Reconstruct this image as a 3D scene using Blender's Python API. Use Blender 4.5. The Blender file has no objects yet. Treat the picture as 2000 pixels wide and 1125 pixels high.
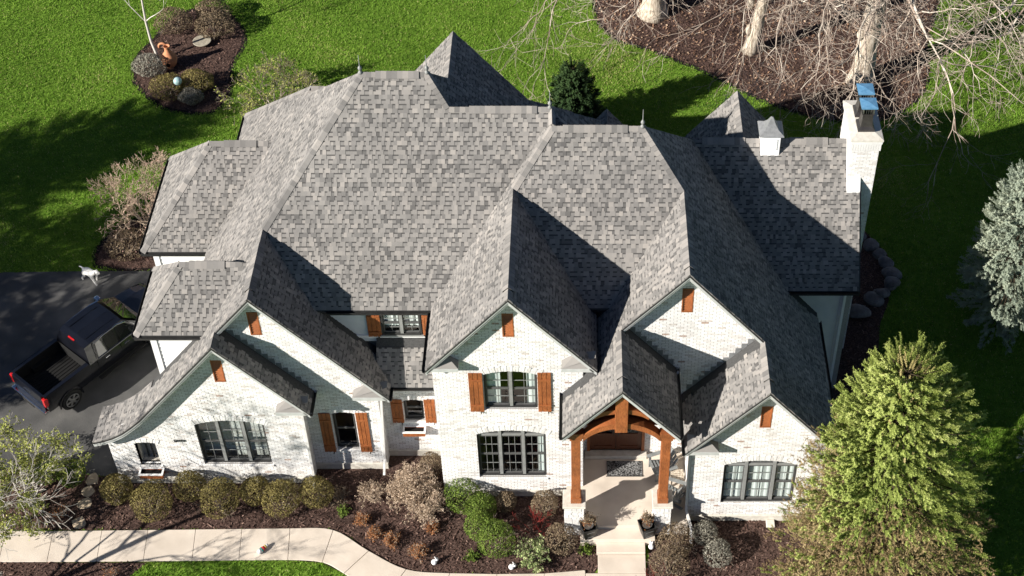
import bpy, math, random
import numpy as np
from mathutils import Vector, Matrix, noise

random.seed(7)
RNG = np.random.default_rng(11)
R = math.radians
scene = bpy.context.scene
COL = scene.collection

# ------------------------------------------------------------------ camera
cam_data = bpy.data.cameras.new("Camera")
cam = bpy.data.objects.new("Camera", cam_data)
COL.objects.link(cam)
cam.location = (0.0, -28.035, 41.906)
cam.rotation_euler = (R(90 - 41.268), 0, 0)
cam_data.sensor_width = 36.0
cam_data.lens = 2879.48 / 2000 * 36.0
cam_data.shift_x = -0.0686
cam_data.shift_y = -0.1724
cam_data.clip_end = 2000
scene.camera = cam

# ------------------------------------------------------------------ light
SUN_EL, SUN_AZ = R(27.0), R(30.5)          # azimuth = direction in which shadows fall, from +x
sun_dir = Vector((math.cos(SUN_EL) * math.cos(SUN_AZ), math.cos(SUN_EL) * math.sin(SUN_AZ), -math.sin(SUN_EL)))
world = bpy.data.worlds.new("World")
scene.world = world
world.use_nodes = True
wn = world.node_tree
bg = wn.nodes["Background"]
sky = wn.nodes.new("ShaderNodeTexSky")
sky.sky_type = 'NISHITA'
sky.sun_disc = False
sky.sun_elevation = SUN_EL
to_sun = -sun_dir
sky.sun_rotation = math.atan2(to_sun.x, to_sun.y)
sky.air_density = 0.46
sky.ozone_density = 2.0
sky.dust_density = 0.1
wn.links.new(sky.outputs[0], bg.inputs[0])
bg.inputs[1].default_value = 0.05
sun_data = bpy.data.lights.new("Sun", 'SUN')
sun_data.energy = 5.0
sun_data.angle = R(0.53)
sun_data.color = (1.0, 0.945, 0.86)
sun = bpy.data.objects.new("Sun", sun_data)
COL.objects.link(sun)
sun.rotation_euler = sun_dir.to_track_quat('-Z', 'Y').to_euler()
sun.location = (-30, -20, 40)
scene.view_settings.view_transform = 'Standard'
scene.view_settings.look = 'None'
scene.view_settings.gamma = 1.0
scene.view_settings.exposure = 1.0
scene.view_settings.use_curve_mapping = False

# ------------------------------------------------------------------ materials
def srgb(r, g, b):
    f = lambda c: (c / 255 / 12.92) if c / 255 <= 0.04045 else ((c / 255 + 0.055) / 1.055) ** 2.4
    return (f(r), f(g), f(b), 1)

def new_mat(name):
    m = bpy.data.materials.new(name)
    m.use_nodes = True
    nt = m.node_tree
    return m, nt, nt.nodes["Principled BSDF"]

def ramp(nt, stops, fac):
    n = nt.nodes.new("ShaderNodeValToRGB")
    el = n.color_ramp.elements
    while len(el) < len(stops):
        el.new(0.5)
    for e, (p, c) in zip(el, stops):
        e.position = p
        e.color = (c[0], c[1], c[2], 1)
    nt.links.new(fac, n.inputs[0])
    return n.outputs[0]

def mat(name, stops, rough=0.85, src='noise', scale=8.0, detail=4.0, bump=0.0, bscale=40.0, metal=0.0, spec=0.3,
        var=0.25, vscale=3.0, coat=0.0, stretch=None, distort=0.0, trans=0.0, broad=0.0, brscale=0.6):
    """procedural material: colour ramp driven by the 'tone' attribute or by noise, plus a little broad variation and bump"""
    m, nt, b = new_mat(name)
    tc = nt.nodes.new("ShaderNodeTexCoord")
    mp = nt.nodes.new("ShaderNodeMapping")
    nt.links.new(tc.outputs['Object'], mp.inputs[0])
    if stretch:
        mp.inputs['Scale'].default_value = stretch
    nz = nt.nodes.new("ShaderNodeTexNoise")
    nz.inputs['Scale'].default_value = scale
    nz.inputs['Detail'].default_value = detail
    nz.inputs['Distortion'].default_value = distort
    nt.links.new(mp.outputs[0], nz.inputs['Vector'])
    if src == 'tone':
        at = nt.nodes.new("ShaderNodeAttribute")
        at.attribute_name = 'tone'
        fac = at.outputs['Fac']
        mx = nt.nodes.new("ShaderNodeMath"); mx.operation = 'MULTIPLY_ADD'
        mx.inputs[1].default_value = var * 2; mx.inputs[2].default_value = -var
        nt.links.new(nz.outputs[0], mx.inputs[0])
        ad = nt.nodes.new("ShaderNodeMath"); ad.operation = 'ADD'; ad.use_clamp = True
        nt.links.new(fac, ad.inputs[0]); nt.links.new(mx.outputs[0], ad.inputs[1])
        col = ramp(nt, stops, ad.outputs[0])
    else:
        col = ramp(nt, stops, nz.outputs[0])
    if broad:
        n3 = nt.nodes.new("ShaderNodeTexNoise"); n3.inputs['Scale'].default_value = brscale; n3.inputs['Detail'].default_value = 4
        nt.links.new(tc.outputs['Object'], n3.inputs['Vector'])
        mr = nt.nodes.new("ShaderNodeMapRange"); mr.inputs[1].default_value = 0.3; mr.inputs[2].default_value = 0.7
        mr.inputs[3].default_value = 1 - broad; mr.inputs[4].default_value = 1 + broad
        nt.links.new(n3.outputs[0], mr.inputs[0])
        hs = nt.nodes.new("ShaderNodeHueSaturation")
        nt.links.new(col, hs.inputs['Color']); nt.links.new(mr.outputs[0], hs.inputs['Value'])
        col = hs.outputs[0]
    nt.links.new(col, b.inputs['Base Color'])
    b.inputs['Roughness'].default_value = rough
    b.inputs['Metallic'].default_value = metal
    b.inputs['Specular IOR Level'].default_value = spec
    b.inputs['Coat Weight'].default_value = coat
    if bump:
        n2 = nt.nodes.new("ShaderNodeTexNoise")
        n2.inputs['Scale'].default_value = bscale
        n2.inputs['Detail'].default_value = 5
        nt.links.new(mp.outputs[0], n2.inputs['Vector'])
        bp = nt.nodes.new("ShaderNodeBump")
        bp.inputs['Strength'].default_value = bump
        bp.inputs['Distance'].default_value = 0.02
        nt.links.new(n2.outputs[0], bp.inputs['Height'])
        nt.links.new(bp.outputs[0], b.inputs['Normal'])
    if trans:
        tr = nt.nodes.new("ShaderNodeBsdfTranslucent")
        nt.links.new(col, tr.inputs[0])
        ms = nt.nodes.new("ShaderNodeMixShader")
        ms.inputs[0].default_value = trans
        out = nt.nodes["Material Output"]
        nt.links.new(b.outputs[0], ms.inputs[1]); nt.links.new(tr.outputs[0], ms.inputs[2])
        nt.links.new(ms.outputs[0], out.inputs[0])
    return m

def glass_mat(name, tint=(0.84, 0.89, 0.88)):
    m, nt, b = new_mat(name)
    nt.nodes.remove(b)
    out = nt.nodes["Material Output"]
    tr = nt.nodes.new("ShaderNodeBsdfTransparent"); tr.inputs[0].default_value = (*tint, 1)
    gl = nt.nodes.new("ShaderNodeBsdfGlossy"); gl.inputs['Roughness'].default_value = 0.02
    lw = nt.nodes.new("ShaderNodeLayerWeight"); lw.inputs[0].default_value = 0.5
    pw = nt.nodes.new("ShaderNodeMath"); pw.operation = 'POWER'; pw.inputs[1].default_value = 4.0
    fr = nt.nodes.new("ShaderNodeMath"); fr.operation = 'MULTIPLY_ADD'; fr.inputs[1].default_value = 0.9; fr.inputs[2].default_value = 0.06
    nt.links.new(lw.outputs['Facing'], pw.inputs[0]); nt.links.new(pw.outputs[0], fr.inputs[0])
    nz = nt.nodes.new("ShaderNodeTexNoise"); nz.inputs['Scale'].default_value = 1.3
    bp = nt.nodes.new("ShaderNodeBump"); bp.inputs['Strength'].default_value = 0.05
    nt.links.new(nz.outputs[0], bp.inputs['Height']); nt.links.new(bp.outputs[0], gl.inputs['Normal'])
    ms = nt.nodes.new("ShaderNodeMixShader")
    nt.links.new(fr.outputs[0], ms.inputs[0]); nt.links.new(tr.outputs[0], ms.inputs[1]); nt.links.new(gl.outputs[0], ms.inputs[2])
    nt.links.new(ms.outputs[0], out.inputs[0])
    return m

g = lambda v: (v, v, v)
M = {}
M['shingle'] = mat('shingle', [(0.0, (0.060, 0.0585, 0.058)), (0.3, (0.138, 0.133, 0.129)), (0.62, (0.212, 0.202, 0.193)), (1.0, (0.295, 0.274, 0.255))],
                   src='tone', scale=90, var=0.10, broad=0.10, brscale=0.5, rough=0.95, spec=0.12, bump=0.25, bscale=180)
M['deck'] = mat('roof_deck', [(0.3, g(0.05)), (0.7, g(0.075))], scale=20, rough=0.95, spec=0.1)
M['brick'] = mat('whitewashed_brick', [(0.0, (0.36, 0.25, 0.20)), (0.08, (0.50, 0.43, 0.385)), (0.24, (0.60, 0.575, 0.55)), (0.5, (0.70, 0.69, 0.675)), (1.0, (0.79, 0.785, 0.775))],
                 src='tone', scale=30, var=0.34, rough=0.9, spec=0.15, bump=0.6, bscale=90, broad=0.07, brscale=1.2)
M['mortar'] = mat('white_mortar', [(0.3, (0.27, 0.26, 0.25)), (0.7, (0.38, 0.37, 0.355))], scale=30, rough=0.95, spec=0.1, bump=0.3)
M['trim'] = mat('grey_trim', [(0.3, (0.40, 0.41, 0.40)), (0.7, (0.48, 0.49, 0.48))], scale=6, rough=0.55)
M['pewter'] = mat('dark_pewter', [(0.3, (0.055, 0.05, 0.05)), (0.7, (0.085, 0.078, 0.075))], scale=9, rough=0.4, metal=0.6)
M['lead'] = mat('lead_grey_metal', [(0.3, (0.20, 0.205, 0.21)), (0.7, (0.28, 0.285, 0.29))], scale=9, rough=0.55, metal=0.3)
M['gutter'] = mat('dark_gutter', [(0.3, g(0.022)), (0.7, g(0.035))], scale=6, rough=0.4, spec=0.4)
M['white'] = mat('white_siding', [(0.3, (0.74, 0.735, 0.72)), (0.7, (0.80, 0.795, 0.78))], scale=4, rough=0.6)
M['bluesiding'] = mat('pale_lap_siding', [(0.3, (0.66, 0.67, 0.67)), (0.7, (0.73, 0.735, 0.73))], scale=4, rough=0.6)
M['wood'] = mat('stained_cedar', [(0.25, (0.10, 0.030, 0.012)), (0.5, (0.27, 0.084, 0.026)), (0.75, (0.40, 0.15, 0.05))], scale=9, detail=8, broad=.25, brscale=2.0,
                stretch=(9, 9, 1), rough=0.5, spec=0.4, bump=0.2, bscale=20, distort=0.6)
M['doorwood'] = mat('dark_stained_door', [(0.2, (0.055, 0.018, 0.009)), (0.8, (0.14, 0.048, 0.02))], scale=6, stretch=(7, 7, 1), rough=0.4, spec=0.45)
M['frame'] = mat('grey_window_frame', [(0.3, (0.20, 0.205, 0.20)), (0.7, (0.25, 0.255, 0.25))], scale=6, rough=0.45, spec=0.4)
M['darkframe'] = mat('dark_window_frame', [(0.3, g(0.028)), (0.7, g(0.04))], scale=6, rough=0.45)
M['glass'] = glass_mat('window_glass')
M['curtain'] = mat('curtain_cloth', [(0.3, (0.70, 0.71, 0.70)), (0.7, (0.78, 0.79, 0.78))], scale=5, rough=0.9)
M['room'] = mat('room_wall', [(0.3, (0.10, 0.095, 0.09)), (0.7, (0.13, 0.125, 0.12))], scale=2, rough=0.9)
M['concrete'] = mat('concrete', [(0.2, (0.52, 0.45, 0.375)), (0.5, (0.60, 0.525, 0.445)), (0.8, (0.66, 0.585, 0.50))], broad=.07, brscale=.9, scale=1.7, detail=8, rough=0.9, bump=0.25, bscale=60)
M['limestone'] = mat('limestone', [(0.2, (0.47, 0.44, 0.38)), (0.8, (0.66, 0.63, 0.57))], scale=7, detail=6, rough=0.9, bump=0.4, bscale=30)
M['flagstone'] = mat('tan_flagstone', [(0.25, (0.36, 0.28, 0.19)), (0.75, (0.55, 0.45, 0.33))], scale=5, detail=6, rough=0.9, bump=0.4, bscale=25)
M['asphalt'] = mat('asphalt', [(0.25, g(0.055)), (0.5, (0.082, 0.081, 0.080)), (0.75, (0.125, 0.122, 0.118))], scale=0.9, broad=.2, brscale=.35, detail=9, rough=0.93, spec=0.25, bump=0.4, bscale=120)
M['mulch'] = mat('mulch', [(0.25, (0.030, 0.0185, 0.015)), (0.5, (0.076, 0.048, 0.040)), (0.75, (0.16, 0.105, 0.085))], scale=16, detail=9, rough=0.95, spec=0.1, bump=1.0, bscale=34)
M['chip'] = mat('mulch_chip', [(0.0, (0.034, 0.020, 0.016)), (0.6, (0.108, 0.065, 0.053)), (1.0, (0.27, 0.18, 0.145))], src='tone', rough=0.95, spec=0.1)
M['soil'] = mat('bed_edge_soil', [(0.3, (0.007, 0.0055, 0.005)), (0.7, (0.014, 0.010, 0.009))], scale=20, rough=1, bump=0.8)
M['lawn'] = mat('lawn_ground', [(0.2, (0.065, 0.125, 0.013)), (0.5, (0.105, 0.19, 0.02)), (0.8, (0.155, 0.215, 0.038))], broad=.15, brscale=.25, scale=3.5, detail=12, rough=0.95, spec=0.1, bump=1.0, bscale=26)
M['grass'] = mat('grass_blade', [(0.0, (0.10, 0.19, 0.024)), (0.45, (0.175, 0.32, 0.038)), (0.8, (0.265, 0.41, 0.06)), (1.0, (0.45, 0.43, 0.18))],
                 src='tone', scale=0.35, var=0.22, rough=0.8, spec=0.15, trans=0.3)
M['metal'] = mat('brushed_metal', [(0.3, g(0.42)), (0.7, g(0.5))], scale=9, rough=0.32, metal=0.9)
M['white_metal'] = mat('white_painted_metal', [(0.3, g(0.76)), (0.7, g(0.81))], scale=6, rough=0.45)
M['sky_tint_cap'] = mat('sky_tinted_cap_lid', [(0.3, (0.08, 0.21, 0.36)), (0.7, (0.13, 0.29, 0.46))], scale=9, rough=0.2, coat=.5)  # blue of the reflected sky painted in as the lid's base colour
M['downspout'] = mat('pale_downspout', [(0.3, (0.60, 0.59, 0.57)), (0.7, (0.68, 0.67, 0.65))], scale=6, rough=0.5)
M['bark'] = mat('pale_bark', [(0.3, (0.20, 0.155, 0.115)), (0.5, (0.47, 0.405, 0.325)), (0.7, (0.64, 0.575, 0.485))], scale=5, detail=10, stretch=(3, 3, .5), rough=0.95, spec=0.1, bump=1.0, bscale=9)
M['twig'] = mat('bare_twig', [(0.0, (0.13, 0.095, 0.075)), (0.5, (0.26, 0.215, 0.17)), (1.0, (0.45, 0.40, 0.33))], src='tone', scale=6, var=0.2, rough=0.9, spec=0.1)
M['tantwig'] = mat('tan_twig', [(0.0, (0.30, 0.225, 0.16)), (0.5, (0.48, 0.375, 0.28)), (1.0, (0.66, 0.55, 0.43))], src='tone', scale=6, var=0.2, rough=0.9, spec=0.1)
M['whitetwig'] = mat('pale_grey_twig', [(0.0, (0.30, 0.27, 0.235)), (0.5, (0.46, 0.43, 0.385)), (1.0, (0.60, 0.57, 0.52))], src='tone', scale=6, var=0.2, rough=0.9, spec=0.1)

# ------------------------------------------------------------------ object helpers
def link(o, parent=None):
    COL.objects.link(o)
    if parent is not None:
        o.parent = parent
    return o

def tag(o, label=None, cat=None, group=None, kind=None):
    if label: o['label'] = label
    if cat: o['category'] = cat
    if group: o['group'] = group
    if kind: o['kind'] = kind
    return o

def empty(name, loc=(0, 0, 0), rz=0.0, parent=None):
    o = bpy.data.objects.new(name, None)
    o.empty_display_size = 0.3
    o.location = loc
    o.rotation_euler = (0, 0, rz)
    return link(o, parent)

def thing(name, label, cat, loc=(0, 0, 0), rz=0.0, group=None):
    return tag(empty(name, loc, rz), label, cat, group)

class MB:
    """collects simple shapes into ONE mesh"""
    def __init__(s):
        s.v = []; s.f = []; s.t = []
    def add(s, vs, fs, tone=0.5):
        o = len(s.v)
        s.v.extend([tuple(p) for p in vs])
        for f in fs:
            s.f.append(tuple(i + o for i in f)); s.t.append(tone)
        return s
    def box(s, x0, x1, y0, y1, z0, z1, tone=0.5):
        return s.add([(x0, y0, z0), (x1, y0, z0), (x1, y1, z0), (x0, y1, z0), (x0, y0, z1), (x1, y0, z1), (x1, y1, z1), (x0, y1, z1)],
                     [(0, 3, 2, 1), (4, 5, 6, 7), (0, 1, 5, 4), (1, 2, 6, 5), (2, 3, 7, 6), (3, 0, 4, 7)], tone)
    def bar(s, a, b, w, h, up=(0, 0, 1), tone=0.5):
        """box beam from a to b, w across, h along 'up'"""
        a = Vector(a); b = Vector(b); d = (b - a).normalized(); up = Vector(up)
        x = d.cross(up)
        if x.length < 1e-6: x = d.cross(Vector((1, 0, 0)))
        x.normalize(); u = x.cross(d).normalized()
        x *= w / 2; u *= h / 2
        vs = [a - x - u, a + x - u, a + x + u, a - x + u, b - x - u, b + x - u, b + x + u, b - x + u]
        return s.add(vs, [(0, 1, 2, 3), (7, 6, 5, 4), (0, 4, 5, 1), (1, 5, 6, 2), (2, 6, 7, 3), (3, 7, 4, 0)], tone)
    def prism(s, poly, off, tone=0.5):
        """extrude a 3D polygon by a vector"""
        n = len(poly); off = Vector(off)
        vs = [Vector(p) for p in poly] + [Vector(p) + off for p in poly]
        fs = [tuple(range(n))[::-1], tuple(range(n, 2 * n))] + [(i, (i + 1) % n, n + (i + 1) % n, n + i) for i in range(n)]
        return s.add(vs, fs, tone)
    def tube(s, pts, rad, n=8, tone=0.5, cap=True):
        pts = [Vector(p) for p in pts]
        if not hasattr(rad, '__len__'): rad = [rad] * len(pts)
        o = len(s.v); prev = None
        for i, p in enumerate(pts):
            d = (pts[min(i + 1, len(pts) - 1)] - pts[max(i - 1, 0)]).normalized()
            if prev is None:
                x = d.orthogonal().normalized()
            else:
                x = (prev - d * prev.dot(d)).normalized()
            prev = x; y = d.cross(x)
            for k in range(n):
                a = 2 * math.pi * k / n
                s.v.append(tuple(p + (x * math.cos(a) + y * math.sin(a)) * rad[i]))
        for i in range(len(pts) - 1):
            for k in range(n):
                s.f.append((o + i * n + k, o + i * n + (k + 1) % n, o + (i + 1) * n + (k + 1) % n, o + (i + 1) * n + k)); s.t.append(tone)
        if cap:
            s.f.append(tuple(o + k for k in range(n))[::-1]); s.t.append(tone)
            s.f.append(tuple(o + (len(pts) - 1) * n + k for k in range(n))); s.t.append(tone)
        return s
    def lathe(s, prof, c=(0, 0, 0), n=16, tone=0.5):
        o = len(s.v)
        for r, z in prof:
            for k in range(n):
                a = 2 * math.pi * k / n
                s.v.append((c[0] + r * math.cos(a), c[1] + r * math.sin(a), c[2] + z))
        for i in range(len(prof) - 1):
            for k in range(n):
                s.f.append((o + i * n + k, o + i * n + (k + 1) % n, o + (i + 1) * n + (k + 1) % n, o + (i + 1) * n + k)); s.t.append(tone)
        s.f.append(tuple(o + k for k in range(n))[::-1]); s.t.append(tone)
        s.f.append(tuple(o + (len(prof) - 1) * n + k for k in range(n))); s.t.append(tone)
        return s
    def build(s, name, m, parent=None, smooth=False, bevel=0.0, kind=None):
        me = bpy.data.meshes.new(name)
        me.from_pydata(s.v, [], s.f)
        a = me.attributes.new('tone', 'FLOAT', 'FACE')
        a.data.foreach_set('value', np.array(s.t, dtype=np.float32))
        me.materials.append(M[m] if isinstance(m, str) else m)
        if smooth:
            me.polygons.foreach_set('use_smooth', np.ones(len(s.f), dtype=bool))
        me.update()
        o = bpy.data.objects.new(name, me)
        link(o, parent)
        if bevel:
            md = o.modifiers.new('bevel', 'BEVEL'); md.width = bevel; md.segments = 2; md.limit_method = 'ANGLE'
        if kind: o['kind'] = kind
        return o

def np_mesh(name, verts, faces, m, parent=None, tone=None, kind=None, smooth=False):
    """fast mesh from numpy arrays (all faces with the same number of corners)"""
    me = bpy.data.meshes.new(name)
    nv, (nf, k) = len(verts), faces.shape
    me.vertices.add(nv); me.vertices.foreach_set('co', np.ascontiguousarray(verts, dtype=np.float32).ravel())
    me.loops.add(nf * k); me.loops.foreach_set('vertex_index', np.ascontiguousarray(faces, dtype=np.int32).ravel())
    me.polygons.add(nf); me.polygons.foreach_set('loop_start', np.arange(0, nf * k, k, dtype=np.int32))
    if smooth: me.polygons.foreach_set('use_smooth', np.ones(nf, dtype=bool))
    if tone is not None:
        a = me.attributes.new('tone', 'FLOAT', 'FACE'); a.data.foreach_set('value', np.ascontiguousarray(tone, dtype=np.float32))
    me.materials.append(M[m] if isinstance(m, str) else m)
    me.update(calc_edges=True); me.validate()
    o = bpy.data.objects.new(name, me)
    link(o, parent)
    if kind: o['kind'] = kind
    return o

def clip(poly, a, b, c):
    """keep the part of a 2D polygon with a*x+b*y+c >= 0"""
    out = []
    n = len(poly)
    for i in range(n):
        p, q = poly[i], poly[(i + 1) % n]
        dp, dq = a * p[0] + b * p[1] + c, a * q[0] + b * q[1] + c
        if dp >= 0: out.append(p)
        if (dp >= 0) != (dq >= 0):
            t = dp / (dp - dq)
            out.append((p[0] + t * (q[0] - p[0]), p[1] + t * (q[1] - p[1])))
    return out

def area2(poly):
    return 0.5 * sum(poly[i][0] * poly[(i + 1) % len(poly)][1] - poly[(i + 1) % len(poly)][0] * poly[i][1] for i in range(len(poly)))

def clip_convex(poly, conv):
    """clip poly by a counter-clockwise convex polygon"""
    for i in range(len(conv)):
        (x0, y0), (x1, y1) = conv[i], conv[(i + 1) % len(conv)]
        if abs(x1 - x0) + abs(y1 - y0) < 1e-9: continue
        poly = clip(poly, -(y1 - y0), x1 - x0, (y1 - y0) * x0 - (x1 - x0) * y0)
        if len(poly) < 3: return []
    return poly

CAMP = Vector(cam.location)
def screen_size(p, n, area):
    d = Vector(p) - CAMP
    return area * max(0.0, -d.normalized().dot(Vector(n))) / d.length_squared
# ================================================================== the house
house = thing('house', 'white brick two-storey house with steep grey shingle roofs and cedar shutters', 'house')
PT = 1.239                                   # all slopes rise 15 in 12
A0, A1, YA, ZA = -6.87, -4.81, 7.06, 12.71
YB, ZB = 6.38, 11.87
C0, C1, YC, ZC = -0.93, 1.88, 5.73, 11.66
L1x, L1z, L1y = -9.93, 8.92, 1.10
L2x, L2z, L2y = -11.15, 7.41, 0.52
G3x, G3z, G3y = -2.13, 10.17, 0.0
Dx, Dz, Dy = 3.13, 10.11, 0.99
D2x, D2z, D2y = 5.54, 7.13, -0.96
Kx, Kz, Ky = 1.17, 7.68, -1.33
YE, ZE = 7.47, 9.56
EAVE1 = 4.22

# planes z = a x + b y + c
def pl_front(y, z): return (0.0, PT, z - PT * y)
def pl_back(y, z): return (0.0, -PT, z + PT * y)
def pl_left(x, z): return (PT, 0.0, z - PT * x)
def pl_right(x, z): return (-PT, 0.0, z + PT * x)
AF, AB, SL, AR = pl_front(YA, ZA), pl_back(YA, ZA), pl_left(A0, ZA), pl_right(A1, ZA)
CF, CB, CL, SR = pl_front(YC, ZC), pl_back(YC, ZC), pl_left(C0, ZC), pl_right(C1, ZC)
DL = pl_left(Dx, Dz)
SOLIDS = [  # name, footprint x0 x1 y0 y1, planes
    ('A', -9.93, -4.13, 2.41, 11.7, [AF, AB, SL, AR]),
    ('A2', -4.13, 0.5, 6.40, 11.5, [AR, AB]),
    ('B', -4.13, 0.6, 2.41, 10.5, [AF, pl_back(YB, ZB), pl_right(-0.95, ZB)]),
    ('C', -2.13, 3.13, 2.2, 10.4, [CF, CB, CL, SR]),
    ('G3l', -4.70, -2.13, 0.0, 6.93, [CL]),
    ('G3r', -2.13, 0.44, 0.0, 6.0, [pl_right(G3x, G3z)]),
    ('Dr', 3.13, 7.87, 0.99, 9.0, [SR, CB]),
    ('Dl', 0.0, 3.13, 0.99, 5.2, [DL]),
    ('D2r', 5.54, 7.87, -0.96, 0.99, [SR]),
    ('D2l', 3.17, 5.54, -0.96, 1.36, [pl_left(D2x, D2z)]),
    ('Kl', -0.59, 1.17, -1.33, 0.99, [DL]),
    ('Kl2', -0.59, 0.0, 0.99, 1.36, [DL]),
    ('Kr', 1.17, 2.93, -1.33, 1.36, [pl_right(Kx, Kz)]),
    ('E', 3.0, 9.05, 4.34, 10.6, [pl_front(YE, ZE), pl_back(YE, ZE)]),
    ('L1l', -13.99, -9.93, 1.10, 1.93, [SL]),
    ('L1lb', -12.7, -9.93, 1.93, 10.12, [SL]),
    ('L1r', -9.93, -6.14, 1.10, 6.5, [pl_right(L1x, L1z)]),
    ('L2l', -13.99, -11.15, 0.52, 1.10, [SL]),
    ('L2r', -11.15, -8.57, 0.52, 1.47, [pl_right(L2x, L2z)]),
    ('G0', -12.61, -7.5, 6.52, 13.44, [pl_front(9.98, 9.67), pl_back(9.98, 9.67), pl_left(-9.15, 9.67)]),
    ('G1', -14.94, -8.6, 6.38, 11.08, [pl_front(8.73, 8.29), pl_back(8.73, 8.29), pl_left(-12.59, 8.29)]),
    ('G2', -13.82, -9.6, 1.59, 4.43, [pl_front(3.01, 8.48), pl_back(3.01, 8.48), pl_left(-12.4, 8.48)]),
    ('F', -7.5, -1.3, 8.0, 11.68, [pl_left(-4.42, 10.7), pl_right(-4.42, 10.7)]),
    ('H', 3.0, 7.7, 8.0, 10.81, [pl_left(5.37, 8.76), pl_right(5.37, 8.76)]),
    ('N', -1.2, 2.6, 8.0, 10.5, [pl_left(0.85, 8.2), pl_right(0.85, 8.2)]),
    ('S', -6.58, -4.5, 1.60, 2.66, [pl_front(1.60, 4.15)]),
]
def height(x, y, skip=None):
    h = -9
    for n, x0, x1, y0, y1, pls in SOLIDS:
        if n != skip and x0 <= x <= x1 and y0 <= y <= y1:
            h = max(h, min(a * x + b * y + c for a, b, c in pls))
    return h

# flared foot of the garage slope (profile x, z), continues plane SL
FLARE = [(-13.99, SL[0] * -13.99 + SL[2]), (-14.35, 3.52), (-14.7, 3.20), (-15.05, 2.97), (-15.4, 2.81), (-15.72, 2.72)]
FACES = []                                  # (solid name, plane key, plane, polygon in xy)
for n, x0, x1, y0, y1, pls in SOLIDS:
    for i, p in enumerate(pls):
        poly = [(x0, y0), (x1, y0), (x1, y1), (x0, y1)]
        for j, q in enumerate(pls):
            if i != j:
                poly = clip(poly, q[0] - p[0], q[1] - p[1], q[2] - p[2])
                if len(poly) < 3: break
        if len(poly) >= 3 and area2(poly) > 0.02:
            FACES.append((n, p, poly))
for (xa, za), (xb, zb) in zip(FLARE[1:], FLARE[:-1]):
    sl = (zb - za) / (xb - xa)
    FACES.append(('L1l', (sl, 0.0, zb - sl * xb), [(xa, 0.52), (xb, 0.52), (xb, 1.93), (xa, 1.93)]))

def plane_z(p, x, y): return p[0] * x + p[1] * y + p[2]

# deck: one slab under all shingles
deck = MB()
for n, p, poly in FACES:
    top = [(x, y, plane_z(p, x, y) - 0.035) for x, y in poly]
    deck.prism([(x, y, z - 0.07) for x, y, z in top], (0, 0, 0.07))
roof = deck.build('roof', 'deck', house)

# shingles: laminated tabs in courses, clipped to each face, hidden ones dropped
EXPO = 0.143
TABS = []                                   # (world corners of the tab, plane normal, tone)
def tone_pick(rg):
    r = rg.random()
    if r < 0.10: return rg.uniform(0.16, 0.34)
    if r < 0.30: return rg.uniform(0.34, 0.54)
    if r < 0.84: return rg.uniform(0.54, 0.76)
    return rg.uniform(0.76, 1.0)
GROUPS = {}
for n, p, poly in FACES:
    GROUPS.setdefault(tuple(round(q, 4) for q in p), []).append((n, p, poly))
for key, faces in GROUPS.items():
    p = faces[0][1]
    nrm = Vector((-p[0], -p[1], 1)).normalized()
    gr = Vector((p[0], p[1]))
    if gr.length < 1e-4: continue
    gd = gr.normalized()
    ud = Vector((gd.y, -gd.x))                             # horizontal direction along the courses
    cs = 1 / math.sqrt(1 + gr.length_squared)              # plan length of one unit up the slope
    polys = []
    for n, _, poly in faces:
        q = [(x * ud.x + y * ud.y, (x * gd.x + y * gd.y) / cs) for x, y in poly]
        if area2(q) < 0: q = q[::-1]
        polys.append((n, q))
    vmin = min(v for _, q in polys for _, v in q); vmax = max(v for _, q in polys for _, v in q)
    umin = min(u for _, q in polys for u, _ in q); umax = max(u for _, q in polys for u, _ in q)
    def P3(u, v, off):
        x = u * ud.x + v * cs * gd.x; y = u * ud.y + v * cs * gd.y
        z = plane_z(p, x, y)
        return Vector((x, y, z)) + nrm * off
    rg = random.Random(int(abs(key[2]) * 1000) + 17)
    rows = int((vmax - vmin) / EXPO) + 1
    for r in range(rows):
        v0 = vmin + r * EXPO; v1 = v0 + EXPO
        u = umin - rg.random() * 0.3
        raised = rg.random() < 0.5
        while u < umax:
            w = rg.uniform(0.085, 0.18) if raised else rg.uniform(0.06, 0.15)
            tn = tone_pick(rg)
            rect = [(u, v0), (u + w, v0), (u + w, v1), (u, v1)]
            # recessed tabs carry the darker shadow band printed along their upper edge
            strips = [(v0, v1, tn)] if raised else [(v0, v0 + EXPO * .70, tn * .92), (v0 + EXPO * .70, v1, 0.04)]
            for n, q in polys:
              for (va, vb, ts) in strips:
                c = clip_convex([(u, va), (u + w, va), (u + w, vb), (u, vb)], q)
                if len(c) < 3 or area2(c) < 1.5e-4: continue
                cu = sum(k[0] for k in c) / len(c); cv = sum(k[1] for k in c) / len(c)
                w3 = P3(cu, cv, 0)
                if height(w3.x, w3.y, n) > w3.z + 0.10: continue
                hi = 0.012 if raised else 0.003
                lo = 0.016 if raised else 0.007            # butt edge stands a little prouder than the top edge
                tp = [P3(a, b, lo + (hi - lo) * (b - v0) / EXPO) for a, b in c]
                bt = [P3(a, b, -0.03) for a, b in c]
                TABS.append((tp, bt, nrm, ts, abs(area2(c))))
            u += w
            raised = not raised if rg.random() < 0.86 else raised
print('shingle tabs', len(TABS))
TABS.sort(key=lambda t: -screen_size(t[0][0], t[2], t[4]))
def tab_into(mb, t):
    tp, bt, nrm, tn, _ = t
    k = len(tp)
    mb.add(tp + bt, [tuple(range(k))] + [(i, k + i, k + (i + 1) % k, (i + 1) % k) for i in range(k)], tn)
for t in TABS[:300]:
    mb = MB(); tab_into(mb, t); mb.build('shingle', 'shingle', roof)
mb = MB()
for t in TABS[300:]: tab_into(mb, t)
mb.build('shingle_courses', 'shingle', roof, kind='stuff')

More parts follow.
